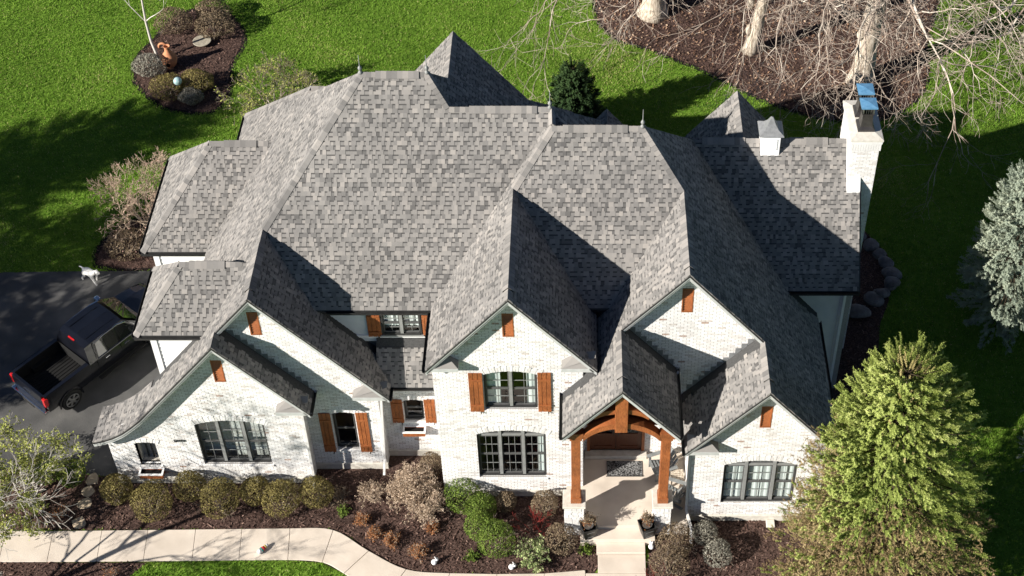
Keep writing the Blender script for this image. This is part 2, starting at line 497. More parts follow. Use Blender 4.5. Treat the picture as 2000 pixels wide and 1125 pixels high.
# hip and ridge caps: overlapping bent pieces laid along an edge, nl / nr = down-slope directions either side
def caps(a, b, pa, pb, wid=0.15, raise_=0.02, name='ridge_cap'):
    a = Vector(a); b = Vector(b); L = (b - a).length; d = (b - a).normalized()
    def down(pl):
        nn = Vector((-pl[0], -pl[1], 1)).normalized()
        s = d.cross(nn).normalized()
        return (s if s.z < 0 else -s), nn
    sa, na = down(pa); sb, nb = down(pb)
    mb = MB(); n = max(1, int(L / 0.16))
    up = (na + nb).normalized()
    for i in range(n):
        t0 = i / n; t1 = min(1, (i + 1.25) / n)
        p = a + d * L * t0; q = a + d * L * t1
        ru, rl = raise_ + 0.012, raise_
        vs = [p + up * ru, q + up * rl, p + sa * wid + na * ru, q + sa * wid + na * rl, p + sb * wid + nb * ru, q + sb * wid + nb * rl]
        vs += [vs[2] - na * 0.035, vs[3] - na * 0.035, vs[4] - nb * 0.035, vs[5] - nb * 0.035]
        tn = random.uniform(0.35, 0.95)
        mb.add(vs, [(0, 1, 3, 2), (0, 4, 5, 1), (2, 3, 7, 6), (4, 8, 9, 5), (0, 2, 6), (0, 8, 4)], tn)
    o = mb.build(name, 'shingle', roof)
    if raise_ > .04:                          # dark slotted baffle below the raised cap
        bf = MB()
        for sd, nn in ((sa, na), (sb, nb)):
            e = sd * (wid - .012)
            bf.add([a + e + nn * (raise_ - .02), b + e + nn * (raise_ - .02), b + e - nn * .02, a + e - nn * .02], [(0, 1, 2, 3)])
        for q in (a, b):
            bf.add([q + up * (raise_ + .005), q + sa * wid + na * raise_, q + sa * wid, q + sb * wid, q + sb * wid + nb * raise_], [(0, 1, 2, 3, 4)])
        bf.build('vent_baffle', 'gutter', o)
    return o
def vent(a, b, pa, pb): # raised ridge vent: taller cap strip with a dark slot under its edges
    caps(a, b, pa, pb, wid=0.19, raise_=0.06, name='ridge_vent')
rz = lambda p, x, y: (x, y, plane_z(p, x, y))
caps((A0, YA, ZA), (A1, YA, ZA), AF, AB); vent((-6.4, YA, ZA), (-5.05, YA, ZA), AF, AB)
caps((-4.13, YB, ZB), (-0.95, YB, ZB), AF, pl_back(YB, ZB)); vent((-3.5, YB, ZB), (-1.4, YB, ZB), AF, pl_back(YB, ZB))
caps((C0, YC, ZC), (C1, YC, ZC), CF, CB); vent((-0.6, YC, ZC), (1.4, YC, ZC), CF, CB)
caps((4.0, YE, ZE), (8.6, YE, ZE), pl_front(YE, ZE), pl_back(YE, ZE)); vent((3.9, YE, ZE), (5.3, YE, ZE), pl_front(YE, ZE), pl_back(YE, ZE)); vent((6.75, YE, ZE), (8.0, YE, ZE), pl_front(YE, ZE), pl_back(YE, ZE))
caps(rz(SL, L1x, YA - 3.06), (A0, YA, ZA), AF, SL)
caps(rz(CL, G3x, YC - 1.2), (C0, YC, ZC), CF, CL)
caps((C0, YC + .1, ZC), (-0.95, YB, ZB), CL, SR)
caps(rz(SR, Dx, YC - 1.25), (C1, YC, ZC), CF, SR)
caps(rz(AR, -4.13, YB), (A1, YA, ZA), AF, AR)
caps((L1x, L1y, L1z), (L1x, 4.0, L1z), SL, pl_right(L1x, L1z)); vent((L1x, 1.5, L1z), (L1x, 3.4, L1z), SL, pl_right(L1x, L1z))
caps((L2x, L2y, L2z), (L2x, L1y + .05, L2z), SL, pl_right(L2x, L2z))
caps((G3x, G3y, G3z), (G3x, 4.53, G3z), CL, pl_right(G3x, G3z)); vent((G3x, 0.4, G3z), (G3x, 3.9, G3z), CL, pl_right(G3x, G3z))
caps((Dx, Dy, Dz), (Dx, 4.48, Dz), DL, SR); vent((Dx, 1.3, Dz), (Dx, 3.6, Dz), DL, SR)
caps((D2x, D2y, D2z), (D2x, Dy, D2z), pl_left(D2x, D2z), SR); vent((D2x, -0.45, D2z), (D2x, .75, D2z), pl_left(D2x, D2z), SR)
caps((Kx, Ky, Kz), (Kx, Dy, Kz), DL, pl_right(Kx, Kz)); vent((Kx, -0.8, Kz), (Kx, .75, Kz), DL, pl_right(Kx, Kz))
F0 = pl_left(-4.42, 10.7); F1 = pl_right(-4.42, 10.7)
caps((-4.42, 8.5, 10.7), (-4.42, 11.68, 10.7), F0, F1); vent((-4.42, 8.7, 10.7), (-4.42, 11.3, 10.7), F0, F1)
caps((5.37, 8.0, 8.76), (5.37, 10.81, 8.76), pl_left(5.37, 8.76), pl_right(5.37, 8.76)); vent((5.37, 8.2, 8.76), (5.37, 10.3, 8.76), pl_left(5.37, 8.76), pl_right(5.37, 8.76))
for (ax, ay, az, h, xr) in ((-9.15, 9.98, 9.67, 3.46, -8.9), (-12.59, 8.73, 8.29, 2.35, -10.6), (-12.4, 3.01, 8.48, 1.42, -10.5)):
    pf, pb_, pl = pl_front(ay, az), pl_back(ay, az), pl_left(ax, az)
    caps((ax - h, ay - h, az - PT * h), (ax, ay, az), pf, pl, name='hip_cap')
    caps((ax - h, ay + h, az - PT * h), (ax, ay, az), pb_, pl, name='hip_cap')
    caps((ax, ay, az), (xr, ay, az), pf, pb_)
vent((-12.1, 8.73, 8.29), (-11.0, 8.73, 8.29), pl_front(8.73, 8.29), pl_back(8.73, 8.29))
vent((-12.1, 3.01, 8.48), (-11.0, 3.01, 8.48), pl_front(3.01, 8.48), pl_back(3.01, 8.48))

# lightning-rod finials on the ridge ends
for (x, y, z) in ((A0, YA, ZA), (A1, YA, ZA), (-1.0, YB, ZB), (C1 - .02, YC, ZC)):
    mb = MB()
    mb.lathe([(0.07, 0), (0.07, 0.05), (0.035, 0.09), (0.03, 0.13), (0.06, 0.16), (0.068, 0.20), (0.05, 0.25), (0.018, 0.28), (0.013, 0.33), (0.011, 0.66), (0.004, 0.72)], (x, y, z - 0.02), 10)
    mb.build('finial', 'frame', house, smooth=True)
# ------------------------------------------------------------------ brick walls
BH, BL = 0.0765, 0.213                       # course height and brick module
BRICKS = []                                  # (wall object, top corners, back corners, normal, tone, area)
def hole_at(h, z):
    u0, u1, z0, z1, s = h
    if z0 < z < z1: return (u0, u1)
    if s > 0 and z1 <= z < z1 + s:
        w = u1 - u0; r = (w * w / 4 + s * s) / (2 * s)
        q = r * r - (z - (z1 + s - r)) ** 2
        if q > 0: return ((u0 + u1) / 2 - math.sqrt(q), (u0 + u1) / 2 + math.sqrt(q))
    return None
def subtract(iv, holes):
    out = [iv]
    for a, b in holes:
        nxt = []
        for p, q in out:
            if b <= p or a >= q: nxt.append((p, q)); continue
            if a > p: nxt.append((p, a))
            if b < q: nxt.append((b, q))
        out = nxt
    return out
def brick_tone(rg):
    r = rg.random()
    if r < 0.006: return 0.0
    if r < 0.07: return rg.uniform(0.14, 0.28)
    if r < 0.32: return rg.uniform(0.3, 0.5)
    return rg.uniform(0.5, 0.95)
def brick_wall(origin, u, poly, holes=(), seed=1, name='brick_wall', proud=0.012, tone_cut=0.0):
    """vertical wall: origin (x,y), u = unit direction in plan, poly = convex CCW polygon in (u,z); outward normal is u rotated -90 deg"""
    ux, uy = u; nx, ny = uy, -ux
    nrm = Vector((nx, ny, 0)); rg = random.Random(seed)
    P = lambda a, z, o: Vector((origin[0] + ux * a + nx * o, origin[1] + uy * a + ny * o, z))
    zs = [p[1] for p in poly]; us = [p[0] for p in poly]
    z = min(zs); mo = MB(); found = []; row = 0
    while z < max(zs):
        zc = z + BH / 2
        hs = [i for i in (hole_at(h, zc) for h in holes) if i]
        for p, q in subtract((min(us), max(us)), hs):
            c = clip_convex([(p, z), (q, z), (q, z + BH), (p, z + BH)], poly)
            if len(c) >= 3 and abs(area2(c)) > 1e-4:
                mo.add([P(a, b, 0) for a, b in c], [tuple(range(len(c)))])
        off = (row % 2) * BL / 2
        k0 = int((min(us) - off) / BL) - 1; k1 = int((max(us) - off) / BL) + 1
        for k in range(k0, k1 + 1):
            a0 = k * BL + off + 0.007; a1 = a0 + BL - 0.014
            tn = brick_tone(rg)
            if tone_cut: tn *= 1 - tone_cut  # lowers the brick tone evenly over the whole wall
            for p, q in subtract((a0, a1), hs):
                if q - p < 0.02: continue
                c = clip_convex([(p, z + 0.007), (q, z + 0.007), (q, z + BH - 0.007), (p, z + BH - 0.007)], poly)
                if len(c) < 3 or abs(area2(c)) < 3e-4: continue
                o = proud + rg.uniform(-0.004, 0.003)
                found.append(([P(x, y, o) for x, y in c], [P(x, y, -0.004) for x, y in c], nrm, tn, abs(area2(c))))
        z += BH; row += 1
    # reveals of the openings, 0.11 deep
    for (u0, u1, z0, z1, s) in holes:
        n = 12 if s > 0 else 1
        pts = [(u0, z0), (u1, z0), (u1, z1)]
        if s > 0:
            w = u1 - u0; r = (w * w / 4 + s * s) / (2 * s); cz = z1 + s - r
            for i in range(1, n):
                x = u1 - w * i / n
                pts.append((x, cz + math.sqrt(max(0, r * r - (x - (u0 + u1) / 2) ** 2))))
        pts.append((u0, z1))
        for i in range(len(pts)):
            (a, b), (c, d) = pts[i], pts[(i + 1) % len(pts)]
            mo.add([P(a, b, 0.006), P(c, d, 0.006), P(c, d, -0.16), P(a, b, -0.16)], [(0, 1, 2, 3)])
    w = mo.build(name, 'mortar', house)
    for f in found: BRICKS.append((w,) + f)
    return w
def voussoirs(wall, y, x0, x1, z1, s, hgt=0.21):
    """arch of bricks on end over an opening in a wall facing -y; alternate bricks stand prouder"""
    w = x1 - x0; xm = (x0 + x1) / 2
    r = (w * w / 4 + s * s) / (2 * s); cz = z1 + s - r
    a1 = math.asin(min(1, (w / 2 + 0.10) / r)); n = int(2 * a1 * r / 0.085)
    for i in range(n):
        p = -a1 + 2 * a1 * (i + 0.06) / n; q = -a1 + 2 * a1 * (i + 0.94) / n
        h = hgt + (0.045 if i % 2 else 0.0)
        o = 0.030 if i % 2 else 0.022
        F = lambda a, rr, yy: (xm + rr * math.sin(a), yy, cz + rr * math.cos(a))
        mb = MB()
        mb.add([F(p, r, y - o), F(q, r, y - o), F(q, r + h, y - o), F(p, r + h, y - o), F(p, r, y + .02), F(q, r, y + .02), F(q, r + h, y + .02), F(p, r + h, y + .02)],
               [(0, 1, 2, 3), (0, 4, 5, 1), (1, 5, 6, 2), (2, 6, 7, 3), (3, 7, 4, 0)], random.uniform(0.3, 0.95))
        mb.build('arch_brick', 'brick', wall)
def sill(wall, y, x0, x1, z0):
    n = max(3, int((x1 - x0 + 0.1) / 0.08))
    for i in range(n):
        a = x0 - 0.05 + (x1 - x0 + 0.1) * (i + 0.05) / n; b = x0 - 0.05 + (x1 - x0 + 0.1) * (i + 0.95) / n
        MB().add([(a, y - .05, z0 - .09), (b, y - .05, z0 - .09), (b, y - .05, z0 - .02), (a, y - .05, z0 - .02), (a, y + .10, z0 - .09), (b, y + .10, z0 - .09), (b, y + .10, z0 + .012), (a, y + .10, z0 + .012)],
                 [(0, 1, 2, 3), (3, 2, 6, 7), (0, 4, 5, 1), (1, 5, 6, 2), (0, 3, 7, 4)], random.uniform(0.35, 0.9)).build('sill_brick', 'brick', wall)

# opening tables: x0 x1 z0 z1 arch
H_GAR = (-12.46, -10.23, 1.03, 3.16, 0.23)
H_NICHE = (-14.57, -13.90, 1.0, 2.18, 0.05)
H_L1 = (-8.14, -7.40, 1.08, 3.0, 0.06)
H_BAY = (-5.87, -5.22, 1.9, 2.98, 0.05)
H_G3U = (-3.02, -1.38, 4.62, 6.34, 0.16)
H_G3L = (-3.36, -1.16, 1.03, 3.36, 0.20)
H_D2 = (4.46, 6.78, 0.96, 3.05, 0.23)
YG, YL1, YBAY, YG3, YD, YD2, YPB, YDORM, YEW = 0.90, 1.47, 2.0, 0.39, 1.36, -0.55, 1.72, 2.66, 4.70
def ventrect(x, z): return (x - 0.17, x + 0.17, z - 0.52, z + 0.52, 0)
V_G, V_L1, V_G3, V_D, V_D2 = (-11.25, 5.86), (-10.0, 7.42), (-2.19, 8.62), (3.15, 8.6), (5.58, 5.48)

fl = lambda p, d: [(x, z - d) for x, z in p]
gar_poly = [(-15.42, 0), (-8.97, 0), (-8.97, 4.55), (L2x, L2z - 0.12), (-13.99, 3.78), (-14.35, 3.44), (-14.7, 3.12)]
# convex pieces of the garage front (its left end curves outward)
w_gar = brick_wall((0, YG), (1, 0), [(-14.4, 0), (-8.97, 0), (-8.97, 4.58), (L2x, L2z - .12), (-14.4, L2z - .12 - PT * 3.25)], [H_GAR, ventrect(*V_G), H_NICHE], 3)
w_gar2 = brick_wall((0, YG), (1, 0), [(-15.42, 0), (-14.4, 0), (-14.4, 3.42), (-15.42, 2.72)], [H_NICHE], 4)
w_l1 = brick_wall((0, YL1), (1, 0), [(-13.3, 0), (-6.57, 0), (-6.57, 4.62), (L1x, L1z - .12), (-13.3, 4.62)], [H_L1, ventrect(*V_L1)], 5)
w_bay = brick_wall((0, YBAY), (1, 0), [(-6.6, 0), (-4.5, 0), (-4.5, 4.45), (-6.6, 4.45)], [H_BAY], 6)
w_g3 = brick_wall((0, YG3), (1, 0), [(-4.55, 0), (0.02, 0), (0.02, 7.38), (G3x, G3z - .12), (-4.55, 7.10)], [H_G3U, H_G3L, ventrect(*V_G3)], 7)
w_d = brick_wall((0, YD), (1, 0), [(0.5, 5.4), (6.6, 5.4), (6.6, 5.7), (Dx, Dz - .12), (0.5, 6.78)], [ventrect(*V_D)], 8)
brick_wall((0, YD), (1, 0), [(2.9, 3.6), (6.6, 3.6), (6.6, 5.4), (2.9, 5.4)], [], 18)
w_d2 = brick_wall((0, YD2), (1, 0), [(3.42, 0), (7.62, 0), (7.62, 4.4), (D2x, D2z - .12), (3.42, 4.4)], [H_D2, ventrect(*V_D2)], 9)
w_pb = brick_wall((0, YPB), (1, 0), [(-0.3, 0.5), (3.5, 0.5), (3.5, 5.4), (-0.3, 5.4)], [(0.16, 2.08, 0.55, 3.1, 0.0)], 10)
brick_wall((0.02, YG3), (0, 1), [(0, 0), (1.4, 0), (1.4, 7.3), (0, 7.3)], [], 11)
brick_wall((-8.97, YG), (0, 1), [(0, 0), (0.6, 0), (0.6, 4.5), (0, 4.5)], [], 12)
brick_wall((-6.57, YL1), (0, 1), [(0, 0), (0.55, 0), (0.55, 4.5), (0, 4.5)], [], 13)
brick_wall((3.42, 1.75), (0, -1), [(0, 0), (2.3, 0), (2.3, 4.36), (0, 4.36)], [], 14, tone_cut=0.3)
brick_wall((-4.55, 2.1), (0, -1), [(0, 0), (1.71, 0), (1.71, 7.0), (0, 7.0)], [], 15)
brick_wall((-15.42, 1.95), (0, -1), [(0, 0), (1.05, 0), (1.05, 2.7), (0, 2.7)], [], 16)
for wl, y, hh in ((w_gar, YG, H_GAR), (w_gar, YG, H_NICHE), (w_l1, YL1, H_L1), (w_bay, YBAY, H_BAY), (w_g3, YG3, H_G3U), (w_g3, YG3, H_G3L), (w_d2, YD2, H_D2)):
    voussoirs(wl, y, hh[0], hh[1], hh[3], hh[4], 0.20 if hh[1] - hh[0] > 1 else 0.15)
    sill(wl, y, hh[0], hh[1], hh[2])
# brick water table courses along the foot of the front walls
for (x0, x1, y) in ((-15.5, -8.93, YG), (-9.0, -6.53, YL1), (-4.6, 0.06, YG3), (3.38, 7.66, YD2), (-6.6, -4.6, YBAY)):
    MB().box(x0, x1, y - .05, y + .02, 0.0, 0.30).build('limestone_base', 'limestone', house, bevel=0.01)
# niche back and its reveals
MB().box(-14.6, -13.86, YG + .40, YG + .46, 0.9, 2.3).build('niche_back', 'mortar', house)
mb = MB()
mb.add([(-14.57, YG + .1, 1), (-14.57, YG + .4, 1), (-14.57, YG + .4, 2.23), (-14.57, YG + .1, 2.23)], [(0, 1, 2, 3)])
mb.add([(-13.90, YG + .1, 1), (-13.90, YG + .4, 1), (-13.90, YG + .4, 2.23), (-13.90, YG + .1, 2.23)], [(3, 2, 1, 0)])
mb.add([(-14.57, YG + .1, 1.0), (-13.9, YG + .1, 1.0), (-13.9, YG + .4, 1.0), (-14.57, YG + .4, 1.0)], [(0, 1, 2, 3)])
mb.add([(-14.57, YG + .1, 2.23), (-13.9, YG + .1, 2.23), (-13.9, YG + .4, 2.23), (-14.57, YG + .4, 2.23)], [(3, 2, 1, 0)])
mb.build('niche_reveal', 'limestone', house)
for k in range(3):
    MB().box(-14.4 + k * .17, -14.36 + k * .17, YG + .30, YG + .34, 1.0, 2.2).build('niche_bar', 'darkframe', house)

# plain inner masses so that the house is closed (sides and rear are out of view)
core = MB()
core.box(-11.2, 7.4, 5.0, 10.2, 0, 6.4)
core.box(-13.44, -13.30, 1.98, 4.2, 0, 6.62)
core.box(-14.62, -9.0, 6.80, 10.7, 0, 5.25)
core.box(-12.3, -7.2, 9.0, 13.1, 0, 5.2)
core.box(7.5, 7.6, -0.5, 4.72, 0, 4.15)
core.box(4.0, 8.66, 4.84, 10.2, 0, 5.45)
core.box(-7.2, -1.7, 9.5, 11.3, 0, 6.9)
core.box(3.3, 7.4, 9.5, 10.4, 0, 5.8)
core.box(-0.9, 2.3, 9.5, 10.1, 0, 5.7)
core.box(-8.0, -4.6, 5.0, 5.2, 6.3, 9.2)
core.build('house_wall', 'white', house)
# gable-end triangle above the east wing wall, and the chimney side
mb = MB(); mb.prism([(8.68, 4.75, 5.4), (8.68, 10.2, 5.4), (8.68, YE, ZE - .15)], (0.06, 0, 0)); mb.build('gable_wall', 'white', house)

# lap siding: each board a piece
def siding(x0f, x1f, y, z0, z1, m='bluesiding', board=0.18):
    w = MB().box(x0f(z0 + .01) if callable(x0f) else x0f, x1f, y + .02, y + .06, z0, z1).build('siding_wall', m, house)
    z = z0
    while z < z1 - 0.02:
        zt = min(z + board, z1)
        x0 = x0f(z) if callable(x0f) else x0f
        MB().add([(x0, y - .022, z), (x1f, y - .022, z), (x1f, y + .0, zt), (x0, y + .0, zt), (x0, y + .018, z), (x1f, y + .018, z), (x1f, y + .018, zt), (x0, y + .018, zt)],
                 [(0, 1, 2, 3), (0, 4, 5, 1), (1, 5, 6, 2), (3, 2, 6, 7), (0, 3, 7, 4)]).build('siding_board', m, w)
        z += board
    return w
siding(-8.4, -6.38, YDORM, 5.2, 6.84, board=0.13); siding(-5.08, -4.56, YDORM, 5.2, 6.84, board=0.13)
siding(5.6, 8.66, YEW, 0.3, 5.62)
siding(-13.46, -12.0, 1.95, 3.6, 6.66, 'white')
siding(-14.66, -11.0, 6.74, 3.4, 5.3, 'white')
MB().box(-13.52, -13.33, 1.905, 1.99, 3.3, 6.66).build('corner_board', 'white_metal', house)
MB().box(-14.72, -14.53, 6.695, 6.78, 3.4, 5.3).build('corner_board', 'white_metal', house)
MB().box(8.58, 8.76, 4.655, 4.75, 0.1, 5.6).build('corner_board', 'white_metal', house)
MB().box(-8.2, -4.56, YDORM - .05, YDORM, 5.40, 5.50).build('trim_board', 'white_metal', house)
MB().box(8.77, 8.95, 4.75, 10.2, 0.1, 5.3).build('east_wall', 'mortar', house)

# ------------------------------------------------------------------ chimney
ch = MB().box(8.62, 9.50, 6.62, 8.42, 0, 10.15).build('chimney', 'mortar', house)
def chim_face(origin, u, L, z0, z1, seed):
    rg = random.Random(seed); ux, uy = u; nx, ny = uy, -ux
    P = lambda a, z, o: Vector((origin[0] + ux * a + nx * o, origin[1] + uy * a + ny * o, z))
    z = z0; row = 0
    while z < z1:
        a = -(row % 2) * BL / 2
        while a < L:
            p, q = max(a + .005, 0), min(a + BL - .005, L)
            if q - p > .02:
                BRICKS.append((ch, [P(p, z + .005, .012), P(q, z + .005, .012), P(q, z + BH - .005, .012), P(p, z + BH - .005, .012)],
                               [P(p, z + .005, -.004), P(q, z + .005, -.004), P(q, z + BH - .005, -.004), P(p, z + BH - .005, -.004)], Vector((nx, ny, 0)), brick_tone(rg), (q - p) * BH))
            a += BL
        z += BH; row += 1
chim_face((8.62, 6.62), (1, 0), 0.88, 0.0, 10.1, 31)
chim_face((8.62, 8.42), (0, -1), 1.8, 7.0, 10.1, 32)
mb = MB().box(8.56, 9.56, 6.56, 8.48, 10.15, 10.26)
for i in range(12):                          # soldier course under the cap
    mb.box(8.575 + i * .081, 8.648 + i * .081, 6.575, 6.62, 9.86, 10.15)
mb.build('chimney_shoulder', 'brick', ch)
mb = MB(); n = 8
for i in range(n):
    for j in range(14):
        pass
mb.prism([(8.54, 6.54, 10.262), (9.58, 6.54, 10.262), (9.58, 8.50, 10.262), (8.54, 8.50, 10.262)], (0, 0, .07))
mb.add([(8.54, 6.54, 10.334), (9.58, 6.54, 10.334), (9.58, 8.5, 10.334), (8.54, 8.5, 10.334), (8.8, 6.9, 10.40), (9.32, 6.9, 10.40), (9.32, 8.15, 10.40), (8.8, 8.15, 10.40)],
       [(0, 1, 5, 4), (1, 2, 6, 5), (2, 3, 7, 6), (3, 0, 4, 7), (4, 5, 6, 7)])
mb.build('chimney_crown', 'limestone', ch)
for py in (7.15, 7.85):
    px = 9.06
    mb = MB(); ps = 0.26
    prof = [(0.27, 10.36), (0.27, 10.46), (0.20, 10.55), (0.17, 10.75), (0.165, 11.0), (0.20, 11.08)]
    for (a, z), (b, z2) in zip(prof[:-1], prof[1:]):
        mb.add([(px - a, py - a, z), (px + a, py - a, z), (px + a, py + a, z), (px - a, py + a, z), (px - b, py - b, z2), (px + b, py - b, z2), (px + b, py + b, z2), (px - b, py + b, z2)],
               [(0, 1, 5, 4), (1, 2, 6, 5), (2, 3, 7, 6), (3, 0, 4, 7)])
    mb.build('chimney_pot', 'pewter', ch)
    mb = MB()
    for sx in (-1, 1):
        for sy in (-1, 1): mb.box(px + sx * .17 - .012, px + sx * .17 + .012, py + sy * .17 - .012, py + sy * .17 + .012, 11.08, 11.33)
    for k in range(5):
        mb.box(px - .15 + k * .07, px - .14 + k * .07, py - .18, py - .17, 11.08, 11.33)
        mb.box(px - .18, px - .17, py - .15 + k * .07, py - .14 + k * .07, 11.08, 11.33)
    mb.build('chimney_cap_screen', 'metal', ch)
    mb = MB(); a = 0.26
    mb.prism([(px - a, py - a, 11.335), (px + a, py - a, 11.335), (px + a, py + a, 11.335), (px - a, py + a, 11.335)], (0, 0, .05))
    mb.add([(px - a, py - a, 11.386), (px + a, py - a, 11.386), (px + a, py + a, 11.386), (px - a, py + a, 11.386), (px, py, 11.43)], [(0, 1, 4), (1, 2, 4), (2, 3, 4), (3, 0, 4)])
    mb.build('chimney_cap_lid', 'sky_tint_cap', ch)
MB().add([(8.62, 6.36, 8.28), (9.05, 6.36, 8.28), (9.05, 6.62, 8.70), (8.62, 6.62, 8.70), (8.62, 6.36, 8.1), (9.05, 6.36, 8.1), (9.05, 6.62, 8.4), (8.62, 6.62, 8.4)],
         [(0, 1, 2, 3), (0, 4, 5, 1), (1, 5, 6, 2), (0, 3, 7, 4)]).build('chimney_flashing', 'white_metal', house)

# cupola vent straddling the east ridge
cx_, cy_ = 6.10, 7.42
cu = empty('cupola', parent=house)
MB().box(cx_ - .30, cx_ + .30, cy_ - .30, cy_ + .30, 8.9, 10.02).build('cupola_body', 'white_metal', cu)
mb = MB()
for k in range(5): mb.bar((cx_ - .2, cy_ - .31, 9.45 + k * .09), (cx_ + .2, cy_ - .31, 9.45 + k * .09), .03, .05)
mb.build('louvre', 'white', cu)
mb = MB(); prof = [(0.40, 10.02), (0.37, 10.07), (0.22, 10.18), (0.12, 10.34), (0.05, 10.52), (0.015, 10.58)]
for (a, z), (b, z2) in zip(prof[:-1], prof[1:]):
    mb.add([(cx_ - a, cy_ - a, z), (cx_ + a, cy_ - a, z), (cx_ + a, cy_ + a, z), (cx_ - a, cy_ + a, z), (cx_ - b, cy_ - b, z2), (cx_ + b, cy_ - b, z2), (cx_ + b, cy_ + b, z2), (cx_ - b, cy_ + b, z2)],
           [(0, 1, 5, 4), (1, 2, 6, 5), (2, 3, 7, 6), (3, 0, 4, 7)])
mb.build('cupola_roof', 'lead', cu)

BRICKS.sort(key=lambda b: -screen_size(b[1][0], b[3], b[5]))
def brick_into(mb, b):
    _, tp, bt, n, tn, _a = b; k = len(tp)
    mb.add(list(tp) + list(bt), [tuple(range(k))] + [(i, k + i, k + (i + 1) % k, (i + 1) % k) for i in range(k)], tn)
for b in BRICKS[:300]:
    mb = MB(); brick_into(mb, b); mb.build('brick', 'brick', b[0])
byw = {}
for b in BRICKS[300:]: byw.setdefault(b[0], []).append(b)
for w, bs in byw.items():
    mb = MB()
    for b in bs: brick_into(mb, b)
    mb.build('brick_courses', 'brick', w, kind='stuff')
print('bricks', len(BRICKS))

# ------------------------------------------------------------------ windows
M['sash'] = mat('dark_grey_sash', [(0.3, g(0.075)), (0.7, g(0.10))], scale=6, rough=0.45, spec=0.4)
def window(y, x0, x1, z0, z1, arch, cols, transom=0.0, grid=(2, 2), rooms=2.4, curtain=None, dark=False):
    """double-hung unit set 0.10 into a wall facing -y"""
    w = empty('window', parent=house)
    yf = y + 0.075; fm = 'frame'; t = 0.055
    fr = MB()
    fr.box(x0, x0 + t, yf, yf + .10, z0, z1); fr.box(x1 - t, x1, yf, yf + .10, z0, z1); fr.box(x0 + t, x1 - t, yf - .02, yf + .10, z0, z0 + .08)
    # arched head
    s = arch; W = x1 - x0; n = 14
    r = (W * W / 4 + s * s) / (2 * s) if s > 0 else 1; cz = z1 + s - r; xm = (x0 + x1) / 2
    ztop = z1 - 0.0
    hb = lambda x: cz + math.sqrt(max(0, r * r - (x - xm) ** 2))
    for i in range(n):
        a = x0 + W * i / n; b = x0 + W * (i + 1) / n
        fr.prism([(a, yf, hb(a) - .07), (b, yf, hb(b) - .07), (b, yf, hb(b) + .01), (a, yf, hb(a) + .01)], (0, .10, 0))
    fr.build('frame', 'darkframe', w)
    tot = sum(cols); xs = [x0 + t]; acc = 0
    for c in cols:
        acc += c; xs.append(x0 + t + (W - 2 * t) * acc / tot)
    for xm_ in xs[1:-1]:
        MB().box(xm_ - .05, xm_ + .05, yf - .015, yf + .09, z0 + .081, hb(xm_) - .065).build('mullion', fm, w)
    zt = z1 - transom if transom else None
    for a, b in zip(xs[:-1], xs[1:]):
        a2 = a + (.055 if a > x0 + t + 1e-4 else 0); b2 = b - (.055 if b < x1 - t - 1e-4 else 0)
        top = zt if transom else z1 - 0.005
        mid = z0 + .08 + (top - z0 - .08) * 0.5
        if transom:
            MB().box(a2, b2, yf, yf + .085, top - .04, top + .04).build('transom_bar', fm, w)
        parts = [(z0 + .08, mid, 0.045), (mid, top - (.04 if transom else 0), 0.02)]
        if transom: parts.append((top + .04, None, 0.03))
        for q, (za, zb, dy) in enumerate(parts):
            yy = yf + dy
            arched = zb is None or (not transom and q == 1)
            ta = (hb(a2) - .07) if arched else zb
            tb = (hb(b2) - .07) if arched else zb
            tm = (hb((a2 + b2) / 2) - .07) if arched else zb
            sash = MB(); k = 0.03
            sash.box(a2, a2 + k, yy, yy + .035, za, min(ta, zb or 99)); sash.box(b2 - k, b2, yy, yy + .035, za, min(tb, zb or 99))
            sash.box(a2 + k, b2 - k, yy - (.012 if q == 0 else 0), yy + .035, za, za + .05)
            if not arched: sash.box(a2 + k, b2 - k, yy - .015, yy + .035, zb - .05, zb)
            so = sash.build('sash', 'sash', w)
            pz = za + .04
            MB().add([(a2 + .02, yy + .018, pz), (b2 - .02, yy + .018, pz), (b2 - .02, yy + .018, tb), ((a2 + b2) / 2, yy + .018, tm), (a2 + .02, yy + .018, ta)], [(0, 1, 2, 3, 4)]).build('pane', 'glass', w)
            nx, ny = grid
            if zb is None: ny = 1
            mu = MB()
            for i in range(1, nx):
                x = a2 + k + (b2 - a2 - 2 * k) * i / nx
                mu.box(x - .006, x + .006, yy + .004, yy + .030, za + .05, (hb(x) - .07) if arched else zb - .05)
            for i in range(1, ny):
                z = za + (min(ta, tb) - za) * i / ny
                mu.box(a2 + k, b2 - k, yy + .006, yy + .028, z - .006, z + .006)
            if mu.v: mu.build('muntin', fm, w)
    # the room behind: open box, lit only through the glass
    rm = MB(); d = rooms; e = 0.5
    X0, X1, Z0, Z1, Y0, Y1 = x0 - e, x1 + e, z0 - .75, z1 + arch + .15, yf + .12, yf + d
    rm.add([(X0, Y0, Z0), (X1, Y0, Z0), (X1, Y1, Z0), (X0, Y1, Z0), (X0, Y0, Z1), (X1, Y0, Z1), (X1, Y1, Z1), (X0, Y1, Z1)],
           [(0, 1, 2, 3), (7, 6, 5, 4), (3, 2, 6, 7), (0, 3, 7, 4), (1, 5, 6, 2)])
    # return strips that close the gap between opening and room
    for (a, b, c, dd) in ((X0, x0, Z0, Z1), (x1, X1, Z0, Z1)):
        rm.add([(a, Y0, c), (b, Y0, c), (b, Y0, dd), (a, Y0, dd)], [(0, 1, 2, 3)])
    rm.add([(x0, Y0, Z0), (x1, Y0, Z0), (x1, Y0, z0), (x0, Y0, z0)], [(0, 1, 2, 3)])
    rm.build('room', 'room', w)
